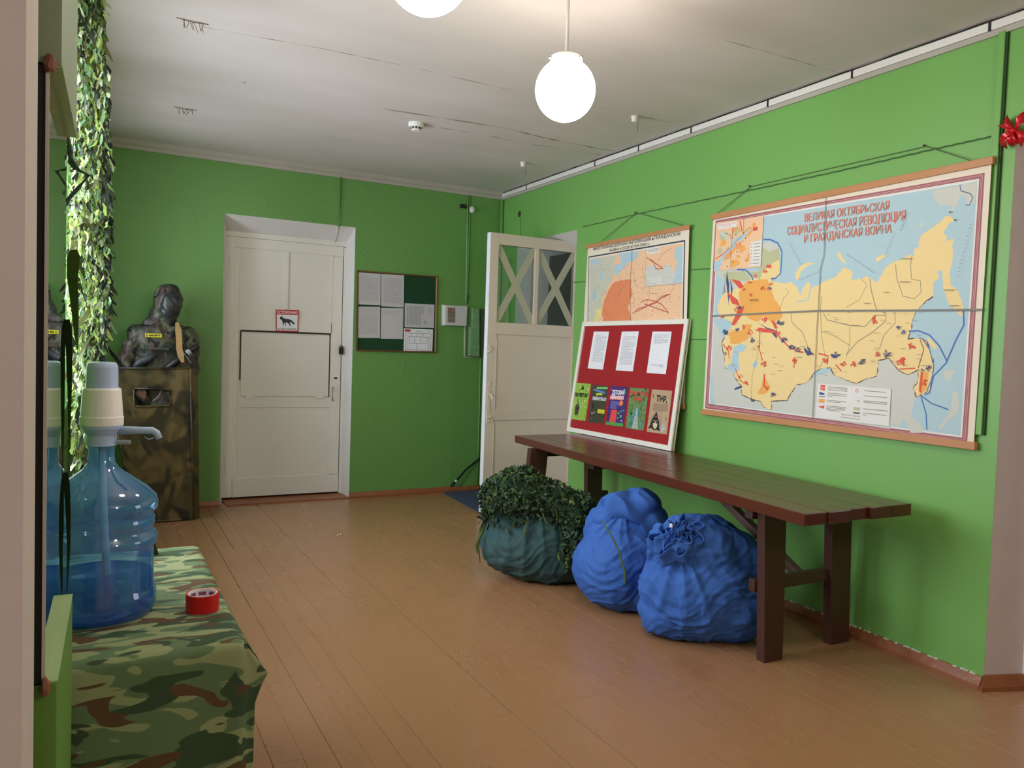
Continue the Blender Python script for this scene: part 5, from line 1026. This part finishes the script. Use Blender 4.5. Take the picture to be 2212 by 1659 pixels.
cl = nb(); NX, NY = 34, 40; g = {}
def wr(x_, y_): return .0022*nz(x_*9, y_*22, 3)+.0016*nz(x_*4, y_*9, 7)
prof = [0]+[.01+i*.034 for i in range(19)]
rows_ = []
for j in range(NY+1):           # top
    y_ = ty0+(ty1-ty0)*j/NY; rows_.append([(tx0+(tx1-tx0)*i/NX, y_) for i in range(NX+1)])
for j in range(NY+1):
    for i in range(NX+1):
        x_, y_ = rows_[j][i]; z_ = TZ+.001+abs(wr(x_, y_)); 
        if i == NX: z_ -= .004
        if j == 0: z_ -= .004
        g[i, j] = cl.verts.new((x_+(.004*nz(y_*6, 1, 2) if i == NX else 0), y_, z_))
for j in range(NY):
    for i in range(NX): cl.faces.new((g[i, j], g[i+1, j], g[i+1, j+1], g[i, j+1]))
# front drop
zb0 = .135; fr_ = {}; NZ = 30
for i in range(NX+1):
    x_ = tx0+(tx1-tx0)*i/NX; fr_[i, 0] = g[i, 0]
    for k_ in range(1, NZ+1):
        t_ = k_/NZ; z_ = TZ-(TZ-zb0)*t_+.006*math.sin(x_*14)*t_; y_ = ty0-.006-.010*t_-.014*t_*math.sin(x_*13+1)-.006*nz(x_*6, 0, z_*3)
        fr_[i, k_] = cl.verts.new((x_+.0*t_, y_, z_))
for i in range(NX):
    for k_ in range(NZ): cl.faces.new((fr_[i, k_], fr_[i+1, k_], fr_[i+1, k_+1], fr_[i, k_+1]))
# wrap of the front drop round the near right corner
wp_ = {}
for k_ in range(NZ+1):
    t_ = k_/NZ; z_ = TZ-(TZ-zb0)*t_; zd_ = TZ-z_; wd = (.004+.066*(zd_/.095)**1.3) if zd_ < .095 else (.070-.034*min(1, (zd_-.095)/.075)**.8)
    for s_ in range(5):
        u_ = s_/4; wp_[s_, k_] = fr_[NX, k_] if s_ == 0 else cl.verts.new((tx1+wd*u_*.9, ty0+.0+.03*u_*t_+.012*math.sin(u_*PI)*t_, z_+.012*u_*t_)) if k_ else g[NX, 0] if False else cl.verts.new((tx1+.001*u_, ty0+.02*u_, TZ-.004))
for k_ in range(NZ):
    for s_ in range(4): cl.faces.new((wp_[s_, k_], wp_[s_+1, k_], wp_[s_+1, k_+1], wp_[s_, k_+1]))
# side drop: short at the far end, swinging out to a point at the near corner
sd_ = {}; MS = 10
def sidehem(v):          # v: 0 near .. 1 far
    return (.075*(1-v)**2.5+.035, .056*(1-v)**2.6+.008)
for j in range(NY+1):
    v = j/NY; y_ = ty0+(ty1-ty0)*v; dz_, dx_ = sidehem(v); sd_[0, j] = g[NX, j]
    for s_ in range(1, MS+1):
        u_ = s_/MS; sd_[s_, j] = cl.verts.new((tx1+dx_*(u_**.8)+.004*math.sin(v*26)*u_*(1-v*.5), y_+.03*u_*(1-v), TZ-.002-dz_*u_))
for j in range(NY):
    for s_ in range(MS): cl.faces.new((sd_[s_, j], sd_[s_, j+1], sd_[s_+1, j+1], sd_[s_+1, j]))
# far drop and rest
fd = {}
for i in range(NX+1):
    fd[i, 0] = g[i, NY]
    for k_ in range(1, 9): x_ = tx0+(tx1-tx0)*i/NX; fd[i, k_] = cl.verts.new((x_, ty1+.005, TZ-.05*k_))
for i in range(NX):
    for k_ in range(8): cl.faces.new((fd[i, k_], fd[i, k_+1], fd[i+1, k_+1], fd[i+1, k_]))
o = link('tablecloth', cl, CAMO, None, smooth=True); md = o.modifiers.new('s', 'SOLIDIFY'); md.thickness = .0015; md.offset = 1
tag(o, 'green and brown camouflage cloth covering the table at left', 'tablecloth')
# tape roll
tc_ = atz(437, 1322, TZ); ZTP = TZ+.006
tp = thing('tape_roll', 'roll of red adhesive tape lying on the camouflage cloth', 'tape', (tc_.x, tc_.y, ZTP))
TRD = mat('red adhesive tape', (206, 22, 20), .35, .05, 20)
P('tape', TRD, tp, lathe, [(.0372, .001), (.0425, 0), (.043, .002), (.043, .046), (.0425, .048), (.0372, .047), (.0372, .001)], (tc_.x, tc_.y, ZTP), 48, smooth=False, bev=.0004)
core = P('core', mat('white card core', (244, 236, 238), .6), tp, lathe, [(.0350, .0005), (.0371, 0), (.0371, .0478), (.0350, .0475), (.0350, .0005)], (tc_.x, tc_.y, ZTP), 48)
bm = nb(); PUR = mat('purple core print', (150, 80, 136), .6)
for k_ in range(8):
    for rr_ in range(2):
        a0 = k_*PI/4+.06+rr_*.35; a1 = a0+.56; z0 = .010+rr_*.020; n_ = 6; vv = []
        for i in range(n_+1): a_ = a0+(a1-a0)*i/n_; vv.append((bm.verts.new((tc_.x+.0348*math.cos(a_), tc_.y+.0348*math.sin(a_), ZTP+z0)), bm.verts.new((tc_.x+.0348*math.cos(a_), tc_.y+.0348*math.sin(a_), ZTP+z0+.010))))
        for a, b in zip(vv, vv[1:]): bm.faces.new((a[0], b[0], b[1], a[1]))
link('core_print', bm, PUR, core)

# ------------------------------------------------------------------ water bottle with hand pump
bc0 = V((.012, 2.30, TZ+.006)); wb_ = thing('water_bottle', 'large blue water bottle with a white hand pump on the camouflage cloth', 'bottle', bc0)
BT = milky('blue bottle plastic', (206, 232, 252), (112, 182, 246), .24, .13); BT2 = milky('blue water', (150, 196, 240), (24, 96, 200), .25, .02)
body = [(0, .012), (.06, .012), (.10, .004), (.118, 0), (.130, .006), (.136, .022), (.137, .05), (.134, .062), (.130, .072), (.129, .165), (.127, .172), (.136, .186), (.139, .198), (.136, .210), (.126, .222), (.1265, .228), (.131, .236), (.131, .254), (.127, .262), (.129, .268), (.138, .278), (.139, .295), (.134, .312), (.112, .335), (.075, .362), (.045, .385), (.033, .402), (.031, .42), (.031, .47)]
P('body', BT, wb_, lathe, body, bc0, 64, smooth=True)
P('water', BT2, wb_, lathe, [(0, .016), (.1, .010), (.118, .006), (.128, .012), (.132, .03), (.127, .075), (.127, .105), (0, .105)], bc0, 48, smooth=True)
LB = mat('pale blue plastic', (186, 200, 242), .3, .02); WP = mat('cream white plastic', (250, 242, 240), .28, .02)
P('collar', LB, wb_, lathe, [(.036, .448), (.036, .475), (.040, .480), (.050, .494), (.052, .502), (0, .502)], bc0, 48, smooth=False, bev=.001)
P('pump_body', WP, wb_, lathe, [(.0, .502), (.052, .502), (.0525, .523), (.0505, .527), (.0505, .53), (.046, .595), (.043, .600), (0, .600)], bc0, 48, bev=.001)
P('pump_cap', LB, wb_, lathe, [(0, .598), (.0385, .598), (.0375, .655), (.034, .665), (.028, .668), (0, .668)], bc0, 48, bev=.002)
sp0 = bc0+V((0, 0, .488)); sdx = V((.96, -.28, 0)).normalized()
bm = nb(); tube(bm, [sp0+sdx*.03, sp0+sdx*.10, sp0+sdx*.125, sp0+sdx*.135-ZV*.006, sp0+sdx*.142-ZV*.022], [.012, .0095, .0095, .0095, .009], 12); so_ = link('spout', bm, LB, wb_, smooth=True)
bm = nb(); tube(bm, [sp0+sdx*.108-ZV*.006, sp0+sdx*.106-ZV*.018, sp0+sdx*.116-ZV*.024, sp0+sdx*.128-ZV*.020], .0018, 6); link('hook', bm, LB, so_, smooth=True)
bm = nb(); tube(bm, [bc0+V((0, 0, .456))+sdx*.03, bc0+V((0, 0, .456))+sdx*.07], .006, 8); link('pull_tab', bm, mat('grey tab', (170, 180, 190), .4), wb_)
TU = clear('clear tube', (176, 210, 232), .25, .2); TUW = mat('milky tube', (190, 220, 240), .4)
bm = nb(); tube(bm, [bc0+V((0, 0, .45)), bc0+V((.004, 0, .33)), bc0+V((.010, -.01, .2)), bc0+V((.02, -.015, .05))], .010, 12); link('dip_tube', bm, TUW, wb_, smooth=True)

# ------------------------------------------------------------------ mirror between green battens
my0, my1 = 1.43, 1.905; mz0, mz1 = .885, 1.873
MX = lambda y_: -.0700+.0200*(y_-1.43)
def mbox(bm, o0, o1, y0, y1, z0, z1):       # box lying along the slightly turned mirror plane; offsets off it
    return prism(bm, [(MX(y0)+o0, y0, z0), (MX(y0)+o1, y0, z0), (MX(y1)+o1, y1, z0), (MX(y1)+o0, y1, z0)], (0, 0, z1-z0))
mi_ = thing('mirror', 'tall wall mirror at the far left edge, seen almost edge on', 'mirror', (MX(my0)-.02, my0, mz0))
MG = bpy.data.materials.new('mirror glass'); MG.use_nodes = True; b = MG.node_tree.nodes['Principled BSDF']; b.inputs['Metallic'].default_value = 1; b.inputs['Roughness'].default_value = .0; b.inputs['Base Color'].default_value = (.82, .86, .84, 1)
P('glass', MG, mi_, mbox, -.004, 0, my0, my1, mz0, mz1)
P('backing', BLACK, mi_, mbox, -.02, -.0045, my0+.001, my1, mz0, mz1)
P('edge_strip', PINK, mi_, mbox, -.0045, .0005, my0-.004, my0-.0003, mz0, mz1)
GB_ = mat('pale green batten', (150, 172, 118), .5, .08, 12, .3, 30); GB2 = mat('green pier paint', (102, 146, 62), .5, .06, 5)
for z0, z1, m_, nm, lb in ((.02, mz0, GB2, 'green_boxing', 'green painted boxing below the mirror at far left'), (mz1, 2.98, mat('grey green boxing', (140, 152, 124), .5, .06, 8), 'green_boxing', 'pale grey green boxing above the mirror at far left')):
    bm = nb(); mbox(bm, -.115, .0175, my0, my1+.004, z0, z1); o = tag(link(nm, bm, m_, bev=.002), lb, 'boxing')
    if z1 == mz0: P('ledge', GB_, o, mbox, -.02, .018, my0+.001, my1+.005, z1, z1+.003)
    else: P('ledge', GB_, o, mbox, -.02, .018, my0+.001, my1+.005, z0-.003, z0)
for z_ in (mz0, mz1):
    bm = nb(); c_ = V((MX(my0)+.001, my0-.008, z_)); lathe(bm, [(0, -.016), (.006, -.012), (.0085, -.004), (.007, .004), (.004, .012), (0, .016)], c_, 7)
    for v in bm.verts: v.co += V((noise.noise(v.co*160)*.004, 0, noise.noise(v.co*120)*.004))
    tag(link('mirror_clip', bm, mat('rusty clip', (138, 86, 66), .7, .3, 60)), 'brownish lump holding the %s corner of the mirror' % ('lower' if z_ == mz0 else 'upper'), 'clip')

# ------------------------------------------------------------------ hanging camouflage garland
LM = [mat('leaf bright', (160, 182, 92), .6, .12, 30, trans=.25), mat('leaf green', (96, 130, 62), .6, .15, 30, trans=.25), mat('leaf olive', (86, 92, 40), .6, .15, 30, trans=.25), mat('leaf dark', (34, 46, 24), .7, .2, 30, trans=.1), mat('leaf pale', (190, 202, 166), .6, .08, 30, trans=.28), mat('leaf mint', (124, 164, 122), .6, .08, 30, trans=.25), mat('leaf black green', (18, 28, 18), .8, .2)]
gn = thing('camouflage_garland', 'hanging garland of bright green camouflage strips at left, from ceiling to table', 'net', (-.05, 3.5, 3.0))
r6 = random.Random(21)
GT = [(-60, 132, 222), (200, 148, 232), (400, 150, 240), (600, 146, 237), (700, 148, 235), (760, 152, 224), (850, 160, 204), (950, 160, 190), (1050, 166, 176)]   # outline of the bundle, measured at 3.5 m
GY = 3.5
GW_ = [(atY(a, y_, GY).z, atY(a, y_, GY).x, atY(b_, y_, GY).x) for y_, a, b_ in GT]
def gwidth(z):
    for (za, a0, a1), (zb_, b0, b1) in zip(GW_, GW_[1:]):
        if z >= zb_: k_ = min(1, (z-zb_)/(za-zb_)); return b0+(a0-b0)*k_, b1+(a1-b1)*k_
    return GW_[-1][1], GW_[-1][2]
bm = nb()
for i in range(11000):
    z = 3.03-r6.random()*(3.03-GW_[-1][0]+.02); x0, x1 = gwidth(z)
    if r6.random() > (x1-x0)/.16+.1: continue
    u_ = r6.random()**.9; x_ = x0+(x1-x0)*u_; y_ = GY-.2+r6.random()*.4; x_ += (y_-GY)*(-.0325+.044*u_)
    big = r6.random() < .03; L_ = r6.uniform(.07, .15) if big else r6.uniform(.02, .055); w_ = r6.uniform(.010, .02) if big else r6.uniform(.005, .014)
    d = V((r6.uniform(-.45, .45), r6.uniform(-.7, .7), -1)).normalized(); p = V((x_, y_, z)); pts = []
    for k_ in range(4): pts.append(p+V((r6.uniform(-.004, .004), 0, 0))); p = p+d*L_/3; d = (d+V((r6.uniform(-.4, .4), r6.uniform(-.4, .4), 0))).normalized()
    edge = u_ > .80 and z < 2.3
    mi2 = r6.choices(range(7), [1, 2, 1, 3, .5, 1, 6])[0] if edge else (r6.choices(range(7), [3, 2.4, 3, 2.4, 2.2, 1.2, 1])[0] if not big else r6.choices(range(7), [1, 1, 4, 3, 0, 0, 0])[0])
    ribbon(bm, pts, w_, mi2, r6.uniform(-.6, .6), V((1, r6.uniform(-.8, .8), 0)))
o = link('leaf_strip', bm, LM, gn); o['kind'] = 'stuff'
bm = nb()
for i in range(6):
    z = 3.0; pts = []; x0 = r6.uniform(.15, .85); yy = GY+r6.uniform(-.1, .1)
    while z > (1.1 if x0 < .5 else 1.5):
        a, b_ = gwidth(z); pts.append(V((a+(b_-a)*x0+r6.uniform(-.012, .012), yy+r6.uniform(-.03, .03), z))); z -= .07
    tube(bm, pts, .003, 4)
link('net_cord', bm, LM[3], gn)['kind'] = 'stuff'
bm = nb(); prev = None
for k_ in range(44):
    z = 3.03-k_*.05
    if z < GW_[-1][0]: break
    a, b_ = gwidth(z); cur = [bm.verts.new((a+(b_-a)*u_+.010*math.sin(k_*1.3+s_), GY+.05*math.sin(s_*2.4+k_*.6), z)) for s_, u_ in enumerate((.14, .3, .46, .62, .76, .88))]
    if prev:
        for i in range(5): bm.faces.new((prev[i], prev[i+1], cur[i+1], cur[i]))
    prev = cur
link('netting', bm, mat('netting backing', (84, 92, 44), .8, .6, 50, trans=.4, stretch=(1, 1, .3)), gn, smooth=True)
# big hanging strips and the dark strip in front of the bottle
pq = lambda x_, y_, Y_: tuple(atY(x_, y_, Y_))
for nm, pts, w_, mi2, lb in (('fabric_strip', [pq(160, 540, 2.2), pq(157, 600, 2.19), pq(163, 680, 2.2), pq(168, 755, 2.19)], .034, 1, 'broad olive cloth strip hanging above the white pump, right of the mirror'),
                             ('fabric_strip', [pq(146, 690, 1.96), pq(150, 760, 1.96), pq(151, 850, 1.965), pq(150, 960, 1.96), pq(150, 1030, 1.96)], .018, 3, 'dark green cloth strip hanging beside the white pump'),
                             ('fabric_strip', [pq(143, 1020, 1.95), pq(148, 1110, 1.95), pq(149, 1180, 1.95), pq(145, 1282, 1.95)], .014, 3, 'thin dark cloth strip in front of the blue bottle')):
    bm = nb(); cv = []
    for a, b in zip(pts, pts[1:]):
        for i in range(4): cv.append(V(a).lerp(V(b), i/4))
    cv.append(V(pts[-1])); ribbon(bm, cv, w_, 0, .08, V((.88, -.47, 0))); o = link(nm, bm, LM[2] if mi2 == 1 else LM[mi2]); tag(o, lb, 'strip'); o.modifiers.new('s', 'SOLIDIFY').thickness = .001
# open mesh of grey cord in front of the mirror edge
kz = lambda x_, y_, d_: EYE+ray(x_, y_)*d_
nm_ = thing('net_mesh', 'loose grey green cord mesh hanging by the mirror edge', 'cord', kz(165, 300, 1.86))
for seg in ([(140, 300), (150, 335), (170, 368), (192, 378), (170, 405), (148, 430), (140, 445)], [(145, 290), (155, 330), (150, 350), (163, 365)], [(135, 20), (150, 55), (185, 52), (195, 30), (190, 0)]):
    bm = nb(); tube(bm, [kz(x_, y_, 1.86) for x_, y_ in seg], .0045, 6); link('cord', bm, mat('grey green cord mesh', (70, 84, 72), .8, .3, 90, .5, 200), nm_, smooth=True)
bm = nb(); lc = atz(321, 1199, TZ+.004)
prism(bm, [lc+V((-.035, 0, 0)), lc+V((.032, -.004, 0)), lc+V((.018, .0, .045)), lc+V((.0, .0, .062)), lc+V((-.02, .0, .04))], (0, .01, 0)); tag(link('fabric_leaf', bm, LM[3], bev=.002), 'dark green cloth leaf tip resting on the cloth beside the bottle', 'strip')

# ------------------------------------------------------------------ hooded figure behind the shield
YM = 6.83
UNI = camo('woodland camouflage uniform', [((88, 88, 68), 0), ((72, 56, 54), .49), ((46, 56, 42), .54), ((26, 26, 26), .59)], 10, (1, 1, .7), .5, .6, 1.4, 12)
mk_ = lambda x_, y_, Y=YM: atY(x_, y_, Y)
mq = thing('mannequin', 'hooded dummy in dark camouflage uniform standing behind the shield', 'mannequin', V((mk_(345, 900).x, YM, 0)))
def lim(a, b, ra, rb):
    def f(bm):
        n_ = 9
        for i in range(n_): t_ = i/(n_-1); bmesh.ops.create_uvsphere(bm, u_segments=14, v_segments=10, radius=ra+(rb-ra)*t_, matrix=Matrix.Translation(V(a).lerp(V(b), t_)))
    return f
hc = mk_(362, 655, YM-.02); sL = mk_(296, 722); sR = mk_(404, 722); ch = mk_(350, 745)
ydisp = lambda p, n: .012*(1-4*abs(nz(p.x*7+p.z*5, p.y*6, p.z*6)))+.010*nz(p.x*5, p.y*5, p.z*5)
blob('jacket', [(ch, (.235, .13, .22)), (mk_(350, 800), (.25, .14, .25)), (mk_(348, 715), (.22, .10, .10)), (mk_(355, 880), (.22, .14, .28)),
                lim(sL, mk_(272, 780, YM-.04), .075, .068), lim(mk_(272, 780, YM-.04), mk_(310, 862, YM-.10), .068, .055), lim(sR, mk_(418, 790, YM-.02), .075, .066), lim(mk_(418, 790, YM-.02), mk_(380, 850, YM-.12), .066, .055)], .013, UNI, mq, ydisp, 5)
blob('hood', [(hc+V((.0, .01, .01)), (.112, .12, .155), Matrix.Rotation(.12, 3, 'Y')), (hc+V((-.035, .03, -.1)), (.10, .10, .11)), (mk_(340, 700), (.12, .10, .07))], .012, UNI, mq, lambda p, n: .008*(1-4*abs(nz(p.x*9, p.y*9, p.z*7))), 3)
blob('face_covering', [(hc+V((.022, -.055, -.02)), (.088, .085, .125), Matrix.Rotation(.08, 3, 'Y')), (hc+V((.02, -.05, -.12)), (.045, .05, .07))], .010, mat('glossy dark face cloth', (44, 46, 46), .32, .35, 14, .3, 20), mq, lambda p, n: .008*(1-4*abs(nz(p.x*14+p.z*9, p.y*9, p.z*5))), 2)
blob('trousers', [lim(mk_(300, 900), V((mk_(300, 900).x-.02, YM, .08)), .12, .085), lim(mk_(375, 900), V((mk_(375, 900).x, YM, .08)), .12, .085), (mk_(340, 880), (.2, .13, .13))], .018, mat('dark maroon trousers', (44, 34, 36), .9, .1, 9), mq, ydisp, 4, zmin=.01)
P('chest_patch', mat('yellow patch', (196, 158, 30), .7), mq, prism, [mk_(314, 720, YM-.165), mk_(350, 721, YM-.165), mk_(350, 729, YM-.165), mk_(314, 728, YM-.165)], (0, .05, 0))
pr = Print((0, -1, 0), start=.001); r9 = random.Random(3)       # the worn, unreadable dark letters between two end bars
for x_ in (316.2, 347.6): pr.line([mk_(x_, 721.5, YM-.165), mk_(x_, 727.8, YM-.165)], .004, BLK)
for i in range(8):
    x_ = 319+i*3.4
    pr.line([mk_(x_, 722.4, YM-.165), mk_(x_-.2, 727, YM-.165)], .0035, BLK); pr.line([mk_(x_, 722.6+r9.random()*3, YM-.165), mk_(x_+1.7, 722.6+r9.random()*3, YM-.165)], .003, BLK)
    if i % 3: pr.line([mk_(x_+1.7, 722.4, YM-.165), mk_(x_+1.6, 727, YM-.165)], .003, BLK)
pr.done('patch_lettering', mq)
P('pocket_flap', UNI, mq, prism, [mk_(316, 749, YM-.165), mk_(366, 751, YM-.165), mk_(366, 757, YM-.17), mk_(316, 755, YM-.17)], (0, .03, 0), bev=.004)
for n_, c_ in enumerate((mk_(301, 849, YM-.135), )):
    SK = mat('pale hand', (178, 138, 126), .6); hd = [lim(c_+V((-.01, .04, 0)), c_, .035, .032)]
    for i in range(4): hd.append(lim(c_+V((.0, -.004, .026-i*.018)), c_+V((.045-.006*abs(i-1.2), -.012, .022-i*.017)), .0095, .0085))
    for i in range(4): hd.append(lim(c_+V((.045-.006*abs(i-1.2), -.012, .022-i*.017)), c_+V((.05-.006*abs(i-1.2), .018, .018-i*.015)), .0085, .0075))
    hd.append(lim(c_+V((0, -.01, .03)), c_+V((.03, -.02, .045)), .011, .009)); blob('hand', hd, .0045, SK, mq, None, 1)
# weapon and strap
rf = thing('toy_rifle', 'black rifle held by the hooded dummy, with tan sling', 'rifle', mk_(355, 800, YM-.2))
YR = YM-.145
bm = nb(); tube(bm, [mk_(352, 802, YR), mk_(385, 778, YR), mk_(396, 770, YR)], [.03, .03, .022], 12); link('receiver', bm, BLACK, rf, smooth=True)
bm = nb(); tube(bm, [mk_(396, 770, YR), mk_(402, 765, YR), mk_(403, 764, YR), mk_(427, 748, YR), mk_(429, 747, YR)], [.012, .012, .024, .024, .019], 14); sup = link('muzzle', bm, BLACK, rf, smooth=True)
bm = nb(); tube(bm, [mk_(403.5, 763.8, YR-.0), mk_(411, 758.6, YR)], .0245, 14); link('silver_band', bm, mat('silver label', (176, 182, 186), .35), sup)
bm = nb(); tube(bm, [mk_(290, 794, YR), mk_(300, 784, YR), mk_(322, 774, YR), mk_(336, 764, YR)], [.018, .03, .034, .022], 12); link('stock', bm, mat('dark grey stock', (58, 62, 70), .45), rf, smooth=True)
bm = nb(); tube(bm, [mk_(395, 760, YR-.02), mk_(404, 772, YR-.02), mk_(413, 784, YR-.02)], .005, 6); link('bipod_rod', bm, mat('dull steel rod', (120, 124, 120), .4), rf)
bm = nb(); ribbon(bm, [mk_(382, 697, YM-.12), mk_(385, 712, YM-.17), mk_(387, 735, YM-.20), mk_(387, 752, YM-.215), mk_(391, 770, YM-.225), mk_(395, 783, YM-.225)], .045, 0, 0, V((1, 0, 0))); o = link('sling', bm, mat('tan webbing', (168, 136, 88), .8, .1, 60), rf); o.modifiers.new('s', 'SOLIDIFY').thickness = .004
# shield
YS = 6.62; SHC = camo('painted shield', [((104, 88, 52), 0), ((74, 66, 36), .44), ((48, 46, 26), .5), ((24, 22, 16), .55)], 3.4, (1, 1, .7), .34, .25, 1.6, 25, .1)
sh = thing('riot_shield', 'tall olive and brown painted shield with a view slot at left', 'shield', V((.4, YS, 0)))
ms_ = lambda x_, y_, o_=0: atY(x_, y_, YS-o_)
zb_ = .004; TLs, TRs = ms_(244, 795), ms_(411, 796); brs = V((ms_(419, 1122).x, YS, zb_)); bls = V((ms_(299, 1134).x, YS, zb_)); mls = ms_(247, 906)
w0, w1, w2, w3 = ms_(288, 838), ms_(368, 839), ms_(368, 877), ms_(289, 878)
bm = nb()
for qd in ([TLs, TRs, w1, w0], [TRs, brs, w2, w1], [w3, w2, brs, bls], [TLs, w0, w3, bls, mls]): prism(bm, qd, (0, .012, 0))
bmesh.ops.remove_doubles(bm, verts=bm.verts, dist=.0005); link('plate', bm, SHC, sh)
for a, b in ((TLs, TRs), (TRs, brs), (brs, bls), (bls, mls), (mls, TLs)):
    bm = nb(); tube(bm, [a+V((0, -.002, .0 if a.z > .1 else .008)), b+V((0, -.002, .0 if b.z > .1 else .008))], .008, 8); link('rim', bm, SHC, sh, smooth=True)
zv = lambda x_, y_: ms_(x_, y_, .004)
bm = nb(); tube(bm, [zv(291, 839), zv(365, 840), zv(368, 843), zv(368, 873), zv(365, 877), zv(292, 878), zv(289, 875), zv(288, 842), zv(291, 839)], .009, 8); link('slot_rim', bm, SHC, sh, smooth=True)
bm = nb(); prism(bm, [ms_(411, 796, -.01), ms_(427, 797, -.05), V((ms_(431, 1120, -.05).x, YS+.05, .004)), V((ms_(419, 1122).x, YS+.01, .004))], (0, .01, 0)); link('side_flange', bm, SHC, sh)
bm = nb(); prism(bm, [ms_(402, 799, .002), ms_(406, 799, .002), ms_(409, 1118, .002), ms_(405, 1118, .002)], (0, -.006, 0)); link('side_rib', bm, SHC, sh)
bm = nb(); tube(bm, [atY(330, 866, YS+.06), atY(337, 862, YS+.06), atY(345, 852, YS+.06), atY(349, 842, YS+.06), atY(348, 835, YS+.06)], .006, 6); link('pale_cord', bm, mat('pale cord', (150, 146, 130), .7), sh)
dk = P('inner_lining', mat('black lining', (14, 14, 14), .9), sh, prism, [ms_(282, 830, -.05), ms_(374, 831, -.05), ms_(374, 884, -.05), ms_(282, 884, -.05)], (0, .005, 0)) if False else None

# name check: nothing at top level without label or kind
for o in bpy.data.objects:
    if o.parent is None and 'kind' not in o and 'label' not in o and o.type not in ('CAMERA', 'LIGHT'): print('UNTAGGED', o.name)
